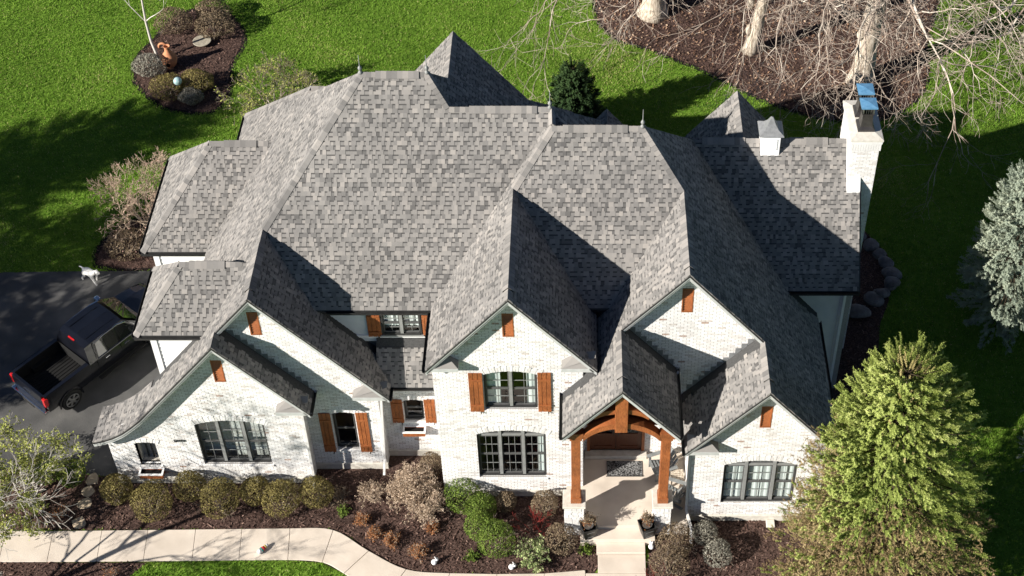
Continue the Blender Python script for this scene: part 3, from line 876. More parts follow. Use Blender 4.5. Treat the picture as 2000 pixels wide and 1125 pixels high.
    if curtain:
        for (a, b, za, zb) in curtain:
            mb = MB(); n = max(4, int((b - a) / 0.05)); vs = []
            for i in range(n + 1):
                x = a + (b - a) * i / n; yy = yf + .105 + .012 * math.sin(i * 1.7)
                vs += [(x, yy, za), (x, yy, zb)]
            mb.add(vs, [(2 * i, 2 * i + 2, 2 * i + 3, 2 * i + 1) for i in range(n)])
            mb.build('curtain', 'curtain', w)
    return w
window(YG, *H_GAR, [1, 1.25, 1], grid=(2, 2), rooms=3.0)
window(YL1, *H_L1, [1], grid=(1, 1))
window(YBAY, *H_BAY, [1], grid=(1, 1), dark=True)
window(YG3, *H_G3U, [1, 1], grid=(2, 2), rooms=2.6, curtain=[(-3.0, -2.52, 4.4, 6.5), (-1.72, -1.40, 4.4, 6.5)])
window(YG3, *H_G3L, [1, 1.1, 1], transom=0.16, grid=(3, 2), rooms=3.2, curtain=[(-1.42, -1.18, 1.0, 3.4)])
window(YD2, *H_D2, [1, 1.35, 1], transom=0.12, grid=(2, 2), rooms=2.4, curtain=[(4.5, 6.75, 0.9, 3.3)])
H_DORM = (-6.36, -5.10, 5.58, 6.60)
window(YDORM - 0.14, -6.36, -5.10, 5.56, 6.58, 0.001, [1, 1], grid=(2, 2), rooms=1.2, curtain=[(-6.3, -5.15, 5.9, 6.58)])
MB().box(-6.42, -5.04, YDORM - .10, YDORM + .02, 5.50, 5.56).build('window_trim', 'frame', house)
# ------------------------------------------------------------------ shutters and gable vents
def shutter(x0, x1, z0, z1, y):
    s = empty('shutter', parent=house); W = x1 - x0; n = 3
    for i in range(n):
        a = x0 + W * i / n; b = x0 + W * (i + 1) / n
        MB().box(a + .006, b - .006, y - .055, y - .02, z0, z1).build('board', 'wood', s, bevel=0.006)
    MB().box(x0 + .012, x1 - .012, y - .02, y - .014, z0 + .01, z1 - .01).build('backing', 'doorwood', s)
    for zz in (z0 + (z1 - z0) * .14, z0 + (z1 - z0) * .80):
        MB().box(x0 + .01, x1 - .01, y - .082, y - .0555, zz, zz + .09).build('batten', 'wood', s, bevel=0.006)
    MB().box((x0 + x1) / 2 + .1, (x0 + x1) / 2 + .13, y - .10, y - .02, z0 - .06, z0 - .02).build('shutter_dog', 'darkframe', s)
shutter(-8.58, -8.19, 0.96, 3.02, YL1); shutter(-7.37, -6.98, 0.96, 3.04, YL1)
shutter(-6.29, -5.90, 1.83, 3.05, YBAY); shutter(-5.20, -4.83, 1.83, 3.05, YBAY)
shutter(-6.82, -6.38, 5.47, 6.62, YDORM - .02); shutter(-5.07, -4.80, 5.47, 6.64, YDORM - .02)
shutter(-3.48, -3.04, 4.55, 6.42, YG3); shutter(-1.37, -0.95, 4.55, 6.44, YG3)
def gable_vent(x, z, y):
    s = empty('gable_vent', parent=house)
    x0, x1, z0, z1 = x - .17, x + .17, z - .52, z + .52
    f = MB()
    f.box(x0, x0 + .035, y - .02, y + .06, z0, z1); f.box(x1 - .035, x1, y - .02, y + .06, z0, z1)
    f.box(x0 + .035, x1 - .035, y - .02, y + .06, z0, z0 + .04); f.box(x0 + .035, x1 - .035, y - .02, y + .06, z1 - .04, z1)
    f.build('frame', 'wood', s)
    MB().box(x0, x1, y + .06, y + .08, z0, z1).build('backing', 'doorwood', s)
    n = 9
    for i in range(n):
        zz = z0 + .05 + (z1 - z0 - .1) * (i + .5) / n
        MB().add([(x0 + .036, y - .005, zz - .05), (x1 - .036, y - .005, zz - .05), (x1 - .036, y + .045, zz + .045), (x0 + .036, y + .045, zz + .045), (x0 + .036, y + .01, zz - .058), (x1 - .036, y + .01, zz - .058), (x1 - .036, y + .058, zz + .04), (x0 + .036, y + .058, zz + .04)],
                 [(0, 1, 2, 3), (7, 6, 5, 4), (0, 4, 5, 1), (3, 2, 6, 7)]).build('slat', 'wood', s)
for (v, y) in ((V_G, YG), (V_L1, YL1), (V_G3, YG3), (V_D, YD), (V_D2, YD2)): gable_vent(v[0], v[1], y)

# ------------------------------------------------------------------ rakes, returns, gutters, downspouts
def rake(pts, y, depth=0.30, hgt=0.22):
    """stepped rake board under the roof edge along a list of (x,z), from y (front) back to the wall"""
    for (xa, za), (xb, zb) in zip(pts[:-1], pts[1:]):
        o = 0.115
        for (h0, h1, ya, m) in ((0.0, 0.045, -0.015, 'gutter'), (0.045, 0.13, 0.0, 'trim'), (0.132, 0.24, 0.03, 'trim')):
            MB().prism([(xa, y + ya, za - .03 - h0), (xb, y + ya, zb - .03 - h0), (xb, y + ya, zb - .03 - h1), (xa, y + ya, za - .03 - h1)][::-1], (0, .05, 0)).build('rake_board', m, house)
        MB().prism([(xa, y + .08, za - .24), (xb, y + .08, zb - .24), (xb, y + .08, zb - .27), (xa, y + .08, za - .27)], (0, depth, 0)).build('soffit', 'trim', house)
sl = lambda x: SL[0] * x + SL[2]
rake([(L1x, L1z), (-6.14, L1z - PT * (L1x + 6.14) * -1)], L1y); rake([(-11.15, sl(-11.15)), (L1x, L1z)], L1y)
rake([(L2x, L2z), (-8.57, L2z - PT * (-8.57 - L2x))], L2y)
rake(FLARE[::-1] + [(L2x, L2z)], L2y)
rake([(-4.70, G3z - PT * 2.57), (G3x, G3z)], G3y); rake([(G3x, G3z), (0.44, G3z - PT * 2.57)], G3y)
rake([(1.17, Kz), (Dx, Dz)], Dy); rake([(Dx, Dz), (D2x, D2z)], Dy)
rake([(3.17, D2z - PT * 2.37), (D2x, D2z)], D2y); rake([(D2x, D2z), (7.87, D2z - PT * 2.33)], D2y)
rake([(-0.59, Kz - PT * 1.76), (Kx, Kz)], Ky); rake([(Kx, Kz), (2.93, Kz - PT * 1.76)], Ky)
def gutter(a, b, w=0.11, h=0.11):
    """open trough along an eave"""
    a = Vector(a); b = Vector(b); d = (b - a).normalized(); s = Vector((d.y, -d.x, 0))
    mb = MB(); q = [(0, 0), (w * .8, 0), (w, h), (w - .012, h), (w * .8 - .01, .012), (.012, .012), (.012, h), (0, h)]
    vs = [p + s * x + Vector((0, 0, z - h)) for p in (a, b) for x, z in q]; k = len(q)
    mb.add(vs, [(i, (i + 1) % k, k + (i + 1) % k, k + i) for i in range(k)] + [tuple(range(k))[::-1], tuple(range(k, 2 * k))])
    return mb.build('gutter', 'gutter', house)
ez = lambda z: z - 0.03
gutter((-8.0, 2.41, 6.92), (-4.58, 2.41, 6.92))
gutter((-6.12, 1.60, 4.14), (-4.58, 1.60, 4.14), .09, .08)
gutter((-14.94, 6.38, 5.35), (-10.9, 6.38, 5.35)); gutter((-14.94, 11.08, 5.35), (-14.94, 6.38, 5.35))
gutter((-13.82, 1.59, 6.69), (-11.7, 1.59, 6.69)); gutter((-13.82, 4.43, 6.69), (-13.82, 1.59, 6.69))
gutter((-12.61, 13.4, 5.35), (-12.61, 9.0, 5.35))
gutter((6.6, 4.34, 5.66), (9.05, 4.34, 5.66))
gutter((7.87, -0.96, 4.2), (7.87, 4.35, 4.2))
gutter((-6.14, 1.10, 4.19), (-6.14, 1.65, 4.19)); gutter((-8.57, .52, 4.18), (-8.57, 1.45, 4.18))
gutter((2.93, -1.33, 5.47), (2.93, 1.36, 5.47)); gutter((-0.59, .39, 5.47), (-0.59, -1.33, 5.47))
gutter((3.17, 1.36, 4.16), (3.17, -0.96, 4.16)); gutter((-4.70, 2.3, 6.98), (-4.70, 0.0, 6.98)); gutter((0.44, 0.0, 6.98), (0.44, .8, 6.98))
# east rake trim and flat fascia of E
MB().prism([(9.06, 4.34, 5.62), (9.06, YE, 9.50), (9.06, YE, 9.30), (9.06, 4.34, 5.42)], (.04, 0, 0)).build('rake_board', 'gutter', house)
def returns(x0, x1, y0, y1, z, flip):
    """hipped cornice return at a gable foot"""
    mb = MB(); xi = x1 if not flip else x0; xo = x0 if not flip else x1
    mb.add([(x0, y0, z), (x1, y0, z), (x1, y1, z), (x0, y1, z), (xo, y1, z + .42), (xo, (y0 + y1) / 2, z + .30), (xi + (xo - xi) * .45, y1, z + .34)],
           [(0, 1, 6, 5) if not flip else (1, 0, 5, 6), (1, 2, 6) if not flip else (0, 6, 3), (0, 3, 2, 1), (5, 6, 4)], 0.7)
    for i in range(1): pass
    mb.build('cornice_return', 'shingle', house)
    MB().box(x0, x1, y0 - .01, y1, z - .15, z - .003).build('cornice_fascia', 'trim', house)
returns(-4.66, -3.72, 0.04, YG3, 7.02, False); returns(-0.62, 0.40, 0.04, YG3, 7.02, True)
returns(-7.30, -6.18, 1.14, YL1, 4.22, True); returns(-9.65, -8.62, .56, YG, 4.22, True)
returns(3.22, 4.2, -0.92, YD2, 4.20, False); returns(6.95, 7.82, -0.92, YD2, 4.20, True)
def downspout(pts, m='downspout'):
    mb = MB()
    for a, b in zip(pts[:-1], pts[1:]): mb.bar(a, b, .075, .095, up=(0, 1, 0) if abs(Vector(b).z - Vector(a).z) > .3 else (0, 0, 1))
    mb.build('downspout', m, house)
downspout([(-6.14, 1.2, 4.1), (-6.45, 1.42, 3.85), (-6.62, 1.42, 0.6), (-6.62, 1.0, 0.25)])
downspout([(-8.57, .6, 4.1), (-8.9, .83, 3.9), (-8.92, .83, 0.5), (-8.92, .55, .12)])
downspout([(3.22, -0.55, 4.05), (3.36, -.50, 3.8), (3.36, -.60, 0.9), (3.36, -.72, .75), (3.5, -1.15, .5), (3.5, -1.5, .1)])
downspout([(2.98, 1.2, 5.4), (3.05, 1.25, 5.3), (3.05, 1.25, 4.55)], 'white_metal')
downspout([(8.66, 4.4, 5.5), (8.68, 4.6, 5.2), (8.68, 4.6, .1)], 'white_metal')
# stepped flashing where the lower roofs run up against brick gables
def step_flashing(x0, z0, x1, z1, y):
    n = int(abs(x1 - x0) / .17); mb = MB()
    for i in range(n):
        t = (i + .5) / n; x = x0 + (x1 - x0) * t; z = z0 + (z1 - z0) * t
        mb.box(x - .085, x + .085, y - .022 - .002 * (i % 2), y - .014, z - .10, z + .17)
    mb.build('step_flashing', 'lead', house)
step_flashing(L2x + .1, L2z - .12, -8.7, L2z - PT * 2.45, YL1)
step_flashing(Kx + .1, Kz - .12, 2.85, Kz - PT * 1.68, YD)
step_flashing(3.3, D2z - PT * 2.24, D2x - .1, D2z - .12, YD)
# window boxes on brackets
def window_box(x0, x1, y, z):
    b = empty('window_box', parent=house)
    mb = MB(); mb.box(x0, x1, y - .30, y - .27, z, z + .20); mb.box(x0, x1, y - .05, y - .02, z, z + .20); mb.box(x0, x0 + .03, y - .27, y - .05, z, z + .20); mb.box(x1 - .03, x1, y - .27, y - .05, z, z + .20); mb.box(x0 + .03, x1 - .03, y - .27, y - .05, z, z + .03)
    mb.build('box', 'wood', b)
    mb = MB(); mb.box(x0 - .02, x1 + .02, y - .33, y - .26, z + .2, z + .225); mb.box(x0 - .02, x1 + .02, y - .06, y - .02, z + .2, z + .225); mb.box(x0 - .02, x0 + .04, y - .26, y - .06, z + .2, z + .225); mb.box(x1 - .04, x1 + .02, y - .26, y - .06, z + .2, z + .225)
    mb.build('rim', 'white_metal', b)
    MB().box(x0 + .035, x1 - .035, y - .265, y - .055, z + .03, z + .15).build('soil', 'soil', b)
    for x in (x0 + .1, x1 - .1): MB().prism([(x - .02, y - .02, z - .01), (x - .02, y - .24, z - .01), (x - .02, y - .02, z - .22)], (.04, 0, 0)).build('bracket', 'wood', b)
window_box(-14.62, -13.85, YG, 0.62); window_box(-5.95, -5.22, YBAY, 1.42)

# house number on the garage wall
fc = bpy.data.curves.new('house_number', 'FONT'); fc.body = '26774'; fc.size = 0.155; fc.extrude = 0.012
no = bpy.data.objects.new('house_number', fc); no.location = (-13.28, YG - .03, 2.26); no.rotation_euler = (R(90), 0, 0)
COL.objects.link(no)
bpy.context.view_layer.update()
nme = bpy.data.meshes.new_from_object(no.evaluated_get(bpy.context.evaluated_depsgraph_get()))
nme.materials.clear(); nme.materials.append(M['darkframe'])
no2 = bpy.data.objects.new('house_number', nme); no2.location = no.location; no2.rotation_euler = no.rotation_euler
bpy.data.objects.remove(no); link(no2, house); no2.name = 'house_number'

# ------------------------------------------------------------------ entrance porch
porch = empty('porch', parent=house)
PF = 0.52
MB().box(-0.52, 3.40, -1.12, 1.70, 0.0, PF).build('porch_floor', 'concrete', porch, bevel=0.01)
MB().box(-0.06, 2.34, -1.52, -1.12, 0.0, PF - .17).build('step', 'concrete', porch, bevel=0.01)
MB().box(0.46, 2.02, -1.88, -1.522, 0.0, PF - .34).build('step', 'concrete', porch, bevel=0.01)
MB().box(0.08, 2.16, 1.44, 1.70, PF + .002, PF + .16).build('threshold', 'limestone', porch, bevel=0.01)
for (x0, x1) in ((-0.57, 0.06), (2.28, 2.83)):
    pier = MB().box(x0 + .03, x1 - .03, -1.13, -.60, 0, 1.60).build('pier', 'mortar', porch)
    rg = random.Random(int(x0 * 100)); z = 0.1
    while z < 1.55:                           # rubble stone facing
        h = rg.uniform(.09, .16); a = x0
        while a < x1 - .03:
            b = min(x1, a + rg.uniform(.1, .26))
            if x1 - b < .07: b = x1
            MB().box(a + .006, b - .006, -1.165 - rg.uniform(0, .02), -1.125, z + .006, min(z + h, 1.6) - .006, rg.uniform(.3, .95)).build('stone', 'brick', pier)
            a = b
        yy = -1.13
        while yy < -.62:
            b = min(-.60, yy + rg.uniform(.1, .24))
            MB().box(x0 + rg.uniform(-.01, .01), x0 + .035, yy + .006, b - .006, z + .006, min(z + h, 1.6) - .006, rg.uniform(.3, .95)).build('stone', 'brick', pier)
            yy = b
        z += h
    MB().box(x0 - .05, x1 + .05, -1.22, -.54, 1.60, 1.69).build('pier_cap', 'limestone', pier, bevel=0.012)
    xm = (x0 + x1) / 2 + (.06 if x0 < 0 else .0)
    MB().box(xm - .17, xm + .17, -1.08, -.72, 1.69, 1.95).build('post_base', 'wood', porch, bevel=0.008)
    MB().box(xm - .145, xm + .145, -1.055, -.745, 1.95, 5.02).build('post', 'wood', porch, bevel=0.012)
    MB().box(xm - .19, xm + .19, -1.10, -.70, 5.0, 5.12).build('post_cap', 'wood', porch, bevel=0.008)
    MB().box(xm - .14, xm + .14, -.74, 1.60, 5.12, 5.36).build('side_beam', 'wood', porch, bevel=0.01)
# arched truss: curved tie, king post, curved struts
yT0, yT1 = -1.12, -.86
def arc_beam(x0, x1, zend, rise, hgt, name):
    n = 14; W = x1 - x0
    mb = MB(); r = (W * W / 4 + rise * rise) / (2 * rise); xm = (x0 + x1) / 2; cz = zend + rise - r
    Z = lambda x: cz + math.sqrt(r * r - (x - xm) ** 2)
    for i in range(n):
        a = x0 + W * i / n; b = x0 + W * (i + 1) / n
        mb.prism([(a, yT0, Z(a)), (b, yT0, Z(b)), (b, yT0, Z(b) + hgt), (a, yT0, Z(a) + hgt)], (0, yT1 - yT0, 0))
    return mb.build(name, 'wood', porch)
arc_beam(0.02, 2.36, 5.02, 0.62, 0.24, 'arched_tie')
for (x0, x1) in ((-0.46, 0.04), (2.34, 2.86)): MB().box(x0, x1, yT0, yT1, 5.12, 5.36).build('tie_end', 'wood', porch, bevel=0.01)
MB().box(Kx - .19, Kx + .19, yT0 - .06, yT1 + .02, 5.52, 7.18).build('king_post', 'wood', porch, bevel=0.012)
for sgn in (-1, 1):
    mb = MB(); n = 8
    for i in range(n):
        t0, t1 = i / n, (i + 1) / n
        F = lambda t: (Kx + sgn * (.20 + .62 * t), 6.42 + .34 * math.sin(t * 1.5) - .62 * t)
        (xa, za), (xb, zb) = F(t0), F(t1)
        mb.prism([(xa, yT0 + .02, za - .10), (xb, yT0 + .02, zb - .10), (xb, yT0 + .02, zb + .10), (xa, yT0 + .02, za + .10)], (0, .2, 0))
    mb.build('curved_strut', 'wood', porch)
    MB().bar((Kx + sgn * .1, yT0 + .12, 7.30), (Kx + sgn * 1.60, yT0 + .12, 7.30 - PT * 1.5), .22, .2, up=(0, 0, 1)).build('rafter', 'wood', porch)
MB().box(-.45, 2.8, -.8, 1.68, 5.40, 5.44).build('porch_ceiling', 'wood', porch)
# double door
dr = empty('double_door', parent=house)
fr = MB(); fr.box(.16, .26, 1.66, 1.80, PF + .16, 3.1); fr.box(1.98, 2.08, 1.66, 1.80, PF + .16, 3.1); fr.box(.26, 1.98, 1.66, 1.80, 3.0, 3.1)
fr.build('door_frame', 'wood', dr)
for (x0, x1, kx) in ((.27, 1.11, 1.03), (1.13, 1.97, 1.21)):
    mb = MB(); zb, zt = PF + .17, 2.99
    mb.box(x0, x0 + .12, 1.72, 1.77, zb, zt); mb.box(x1 - .12, x1, 1.72, 1.77, zb, zt); mb.box(x0 + .12, x1 - .12, 1.72, 1.77, zb, zb + .2)
    mb.box(x0 + .12, x1 - .12, 1.72, 1.77, zt - .14, zt); mb.box(x0 + .12, x1 - .12, 1.72, 1.77, zb + .72, zb + .86); mb.box(x0 + .12, x1 - .12, 1.735, 1.76, zb + .2, zb + .72)
    mb.build('door_leaf', 'doorwood', dr)
    MB().box(x0 + .12, x1 - .12, 1.742, 1.75, zb + .86, zt - .14).build('pane', 'glass', dr)
    MB().box(kx - .015, kx + .015, 1.68, 1.72, zb + .8, zb + 1.15).build('handle', 'darkframe', dr)
MB().box(.2, 2.0, 1.95, 2.0, .5, 3.2).build('hall_wall', 'room', dr)
# ================================================================== ground
def flat(name, pts, z, m, kind='structure'):
    o = MB().add([(x, y, z) for x, y in pts], [tuple(range(len(pts)))]).build(name, m)
    if kind: o['kind'] = kind
    return o
lawn = flat('lawn', [(-400, -400), (400, -400), (400, 400), (-400, 400)], 0.0, 'lawn')
P_DRIVE = [(-60, 10.3), (-22.3, 10.36), (-19, 10.42), (-14.7, 10.45), (-14.7, 1.25), (-16.0, 1.12), (-17.5, 1.35), (-19.5, 1.45), (-60, 1.3)]
def smooth_poly(pts, it=2):
    for _ in range(it):
        out = []
        for i in range(len(pts)):
            a, b = pts[i], pts[(i + 1) % len(pts)]
            out += [(a[0] * .75 + b[0] * .25, a[1] * .75 + b[1] * .25), (a[0] * .25 + b[0] * .75, a[1] * .25 + b[1] * .75)]
        pts = out
    return pts
def wobble(pts, amp=0.03, seed=0):
    rg = random.Random(seed)
    return [(x + rg.uniform(-amp, amp), y + rg.uniform(-amp, amp)) for x, y in pts]
P_ISLE = wobble(smooth_poly([(-19.58, 24.78), (-20.15, 23.2), (-19.8, 21.6), (-18.7, 20.4), (-17.6, 19.6), (-15.7, 19.6), (-15.3, 21.0), (-15.7, 22.76), (-15.3, 24.4), (-15.7, 25.9), (-17.17, 27.2), (-18.9, 26.8)]))
P_BACK = wobble(smooth_poly([(0.67, 29), (0.5, 26.3), (1.4, 24.7), (3.31, 23.75), (5.31, 22.5), (6.39, 21.6), (8.06, 20.2), (10.18, 19.2), (12.33, 18.9), (14.3, 20.0), (15.4, 21.9), (15.6, 24.5), (17, 28), (19, 34), (10, 40), (2, 36)]))
P_SIDE = wobble(smooth_poly([(-18.75, 10.46), (-18.95, 11.5), (-18.6, 12.5), (-17.85, 13.25), (-16.4, 13.6), (-14, 14.5), (-12, 14.2), (-12.4, 10.5), (-14.7, 10.46)], 1))
P_FRONT = [(-40, 1.28), (-19.5, 1.43), (-17.5, 1.33), (-16.0, 1.10), (-15.3, 1.2), (-15.3, 2.2), (0.7, 2.2), (0.7, -1.48), (0.62, -1.49), (0.60, -2.2), (.36, -2.55), (-.18, -2.6), (-1.9, -2.58), (-4.37, -2.54), (-5.44, -2.46), (-6.2, -2.2), (-6.94, -1.7), (-7.63, -1.17), (-8.29, -.92), (-8.96, -.93), (-40, -1.03)]
P_FRONT2 = [(-40, -2.14), (-13.9, -2.13), (-14.35, -2.62), (-15, -6), (-40, -7)]
P_RIGHT = wobble([(2.14, 1.2), (2.14, -1.86), (2.02, -2.6), (2.0, -8), (8, -8.5), (11.8, -8), (12.2, -4), (12.0, -1), (11.2, 2), (10.75, 4.2), (10.72, 6.2), (11.0, 7.8), (11.5, 8.9), (11.95, 10.2), (11.8, 11.3), (11.1, 12.6), (8.6, 13.4), (8.4, 4), (7, 2)], 0.04)
flat('driveway', P_DRIVE, 0.012, 'asphalt')
BEDS = [('mulch_bed', P_ISLE), ('mulch_bed', P_BACK), ('mulch_bed', P_SIDE), ('mulch_bed', P_FRONT), ('mulch_bed', P_FRONT2), ('mulch_bed', P_RIGHT)]
for n, p in BEDS: flat(n, p, 0.008, 'mulch')
def edge_ring(pts, w, name='bed_edge'):
    """spade-cut trench of bare soil round a bed"""
    n = len(pts); cx = sum(p[0] for p in pts) / n; cy = sum(p[1] for p in pts) / n
    mb = MB(); vs = []
    for i, (x, y) in enumerate(pts):
        a, b = pts[i - 1], pts[(i + 1) % n]
        t = Vector((b[0] - a[0], b[1] - a[1])).normalized(); nn = Vector((t.y, -t.x))
        if nn.dot(Vector((x - cx, y - cy))) < 0: nn = -nn
        vs += [(x - nn.x * w * .6, y - nn.y * w * .6, 0.013), (x + nn.x * w * .5, y + nn.y * w * .5, 0.004)]
    mb.add(vs, [(2 * i, 2 * i + 1, (2 * i + 3) % (2 * n), (2 * i + 2) % (2 * n)) for i in range(n)])
    mb.build(name, 'soil')['kind'] = 'structure'
for p in (P_ISLE, P_BACK, P_SIDE): edge_ring(p, 0.22)

# concrete walk in slabs
walk_pts_b = [(-21.8, -1.03), (-20.27, -1.03), (-18.73, -1.02), (-17.19, -1.02), (-15.61, -1.0), (-14.12, -.98), (-12.57, -.96), (-11.07, -.94), (-9.51, -.92), (-8.1, -.98), (-6.86, -1.75), (-5.6, -2.41), (-4.2, -2.55), (-2.7, -2.58), (-1.2, -2.56), (0.1, -2.44)]
walk_pts_f = [(-21.7, -2.14), (-20.17, -2.14), (-18.63, -2.14), (-17.09, -2.13), (-15.51, -2.12), (-14.02, -2.11), (-12.47, -2.09), (-10.97, -2.07), (-9.41, -2.06), (-8.3, -2.15), (-7.55, -2.55), (-6.2, -3.45), (-4.4, -3.72), (-2.7, -3.78), (-1.2, -3.8), (0.1, -3.8)]
path = flat('path', walk_pts_b + walk_pts_f[::-1], 0.016, 'soil')
for i in range(len(walk_pts_b) - 1):
    n = 5; gp = 0.006
    A, B, C, D = [Vector((*q, 0)) for q in (walk_pts_b[i], walk_pts_b[i + 1], walk_pts_f[i + 1], walk_pts_f[i])]
    t = (B - A).normalized() * gp; t2 = (C - D).normalized() * gp
    b_, f_ = [A + t, B - t], [D + t2, C - t2]
    if 7 < i < 12:                               # curved slabs follow the arc
        def cr(P, k, s):
            p0, p1, p2, p3 = [Vector((*P[min(max(j, 0), len(P) - 1)], 0)) for j in (k - 1, k, k + 1, k + 2)]
            return 0.5 * ((2 * p1) + (-p0 + p2) * s + (2 * p0 - 5 * p1 + 4 * p2 - p3) * s * s + (-p0 + 3 * p1 - 3 * p2 + p3) * s ** 3)
        b_ = [cr(walk_pts_b, i, .006 + .988 * k / n) for k in range(n + 1)]; f_ = [cr(walk_pts_f, i, .006 + .988 * k / n) for k in range(n + 1)]
    MB().prism([Vector((p.x, p.y, 0.018)) for p in f_] + [Vector((p.x, p.y, 0.018)) for p in b_[::-1]], (0, 0, 0.045)).build('slab', 'concrete', path, bevel=0.008)
for (y0, y1) in ((-3.8, -2.55), (-2.55, -1.89)):
    MB().box(.50 if y0 > -3 else .11, 2.02, y0 + .006, y1 - .006, 0.018, 0.065).build('slab', 'concrete', path, bevel=0.008)
# stepping stones to the drive
for i, (x, y) in enumerate(((-16.44, -.70), (-16.42, 0.02), (-16.46, .50), (-16.42, .98))):
    rg = random.Random(40 + i); n = 9
    pts = [(x + (.24 + rg.uniform(-.05, .05)) * math.cos(k * 2 * math.pi / n), y + (.20 + rg.uniform(-.05, .05)) * math.sin(k * 2 * math.pi / n) * 1.15, 0.01) for k in range(n)]
    o = MB().prism(pts, (0, 0, .05)).build('stepping_stone', 'flagstone', bevel=0.012)
    tag(o, ['stepping stone touching the concrete walk', 'stepping stone second from the walk towards the driveway', 'stepping stone third from the walk, in the mulch', 'stepping stone nearest the driveway, beside the boxwood'][i], 'stone', 'stepping stones between walk and driveway')

# ------------------------------------------------------------------ numpy scatter helpers
def inside(px, py, poly):
    r = np.zeros(len(px), bool); n = len(poly); j = n - 1
    for i in range(n):
        xi, yi = poly[i]; xj, yj = poly[j]
        c = ((yi > py) != (yj > py)) & (px < (xj - xi) * (py - yi) / ((yj - yi) or 1e-9) + xi)
        r ^= c; j = i
    return r
TH = R(41.268); FPX, CXP, CYP = 2879.48, 1137.2, 217.7
def in_view(p, mg=20):
    x = p[:, 0]; y = p[:, 1] + 28.035; z = p[:, 2] - 41.906
    Z = y * math.cos(TH) - z * math.sin(TH); Y = -y * math.sin(TH) - z * math.cos(TH)
    u = CXP + FPX * x / Z; v = CYP + FPX * Y / Z
    return (u > -mg) & (u < 2000 + mg) & (v > -mg) & (v < 1125 + mg)
def lowfreq(x, y, seed=0, sc=1.0):
    rg = np.random.default_rng(seed); r = np.zeros_like(x)
    for k in range(7):
        a = rg.uniform(0, 6.28); f = rg.uniform(.25, 1.6) * sc; r += np.sin((x * math.cos(a) + y * math.sin(a)) * f * 2 + rg.uniform(0, 6.28)) / (1 + k * .25)
    return r / 4
HOUSE_FP = [[(-13.4, 1.3), (8.8, 1.3), (8.8, 10.4), (-7, 11.4), (-7.2, 13.2), (-12.4, 13.2), (-14.7, 10.8)], [(-15.4, .8), (-8.9, .8), (-8.9, 2), (-15.4, 2)], [(-4.6, .3), (0.1, .3), (0.1, 2), (-4.6, 2)]]
# grass: blades in small tufts
N = 520000
gx = RNG.uniform(-30, 24, N); gy = RNG.uniform(-3.2, 30, N)
ok = in_view(np.stack([gx, gy, np.zeros(N)], 1))
for p in (P_DRIVE, P_ISLE, P_BACK, P_SIDE, P_FRONT, P_FRONT2, P_RIGHT, walk_pts_b + walk_pts_f[::-1], [(.1, -4), (2.05, -4), (2.05, -1.4), (.1, -1.4)]) + tuple(HOUSE_FP):
    ok &= ~inside(gx, gy, p)
gx, gy = gx[ok], gy[ok]; n = len(gx)
print('tufts', n)
lf = lowfreq(gx, gy, 3, 1.0); lf2 = lowfreq(gx, gy, 5, 3.0)
B = 2
vx = np.zeros((n, B, 3, 3)); ang = RNG.uniform(0, 6.28, (n, B)); ln = RNG.uniform(.05, .10, (n, B)) * (1 + .25 * lf2[:, None]); wd = RNG.uniform(.012, .022, (n, B)); lean = RNG.uniform(.2, .9, (n, B)); az = RNG.uniform(0, 6.28, (n, B))
bx = gx[:, None] + RNG.normal(0, .025, (n, B)); by = gy[:, None] + RNG.normal(0, .025, (n, B))
vx[..., 0, 0] = bx - np.cos(ang) * wd; vx[..., 0, 1] = by - np.sin(ang) * wd
vx[..., 1, 0] = bx + np.cos(ang) * wd; vx[..., 1, 1] = by + np.sin(ang) * wd
vx[..., 2, 0] = bx + np.cos(az) * ln * lean; vx[..., 2, 1] = by + np.sin(az) * ln * lean; vx[..., 2, 2] = ln * np.sqrt(1 - np.minimum(lean, .95) ** 2 * .9)
tn = np.clip(.45 + .22 * lf[:, None] + .18 * lf2[:, None] + RNG.normal(0, .14, (n, B)), 0, .85)
dry = (RNG.random((n, B)) < .05 + .30 * np.clip(lf[:, None] - .25, 0, 1) + .35 * np.exp(-((gx - 1.5) ** 2 + (gy - 23.5) ** 2) / 6)[:, None]); tn[dry] = .98
gr = np_mesh('grass', vx.reshape(-1, 3), np.arange(n * B * 3).reshape(-1, 3), 'grass', tone=tn.ravel())
tag(gr, 'mown green grass blades covering the lawn', 'grass', kind='stuff')
# mulch chips
cvs = []; 
for q, (nm, p) in enumerate(BEDS):
    xs = [k[0] for k in p]; ys = [k[1] for k in p]
    x0, x1, y0, y1 = max(min(xs), -24), min(max(xs), 24), max(min(ys), -4), min(max(ys), 30)
    N = int((x1 - x0) * (y1 - y0) * 170)
    px = RNG.uniform(x0, x1, N); py = RNG.uniform(y0, y1, N)
    ok = inside(px, py, p) & in_view(np.stack([px, py, np.zeros(N)], 1))
    for h in HOUSE_FP: ok &= ~inside(px, py, h)
    cvs.append(np.stack([px[ok], py[ok]], 1))
c = np.concatenate(cvs); n = len(c); print('chips', n)
a = RNG.uniform(0, 6.28, n); L = RNG.uniform(.02, .06, n); W_ = RNG.uniform(.008, .02, n); tilt = RNG.normal(0, .35, n); roll = RNG.normal(0, .4, n); z = RNG.uniform(.012, .05, n)
d = np.stack([np.cos(a) * np.cos(tilt), np.sin(a) * np.cos(tilt), np.sin(tilt)], 1); s_ = np.stack([-np.sin(a) * np.cos(roll), np.cos(a) * np.cos(roll), np.sin(roll)], 1)
ctr = np.stack([c[:, 0], c[:, 1], z], 1)
V = np.stack([ctr - d * L[:, None] - s_ * W_[:, None], ctr + d * L[:, None] - s_ * W_[:, None], ctr + d * L[:, None] + s_ * W_[:, None], ctr - d * L[:, None] + s_ * W_[:, None]], 1)
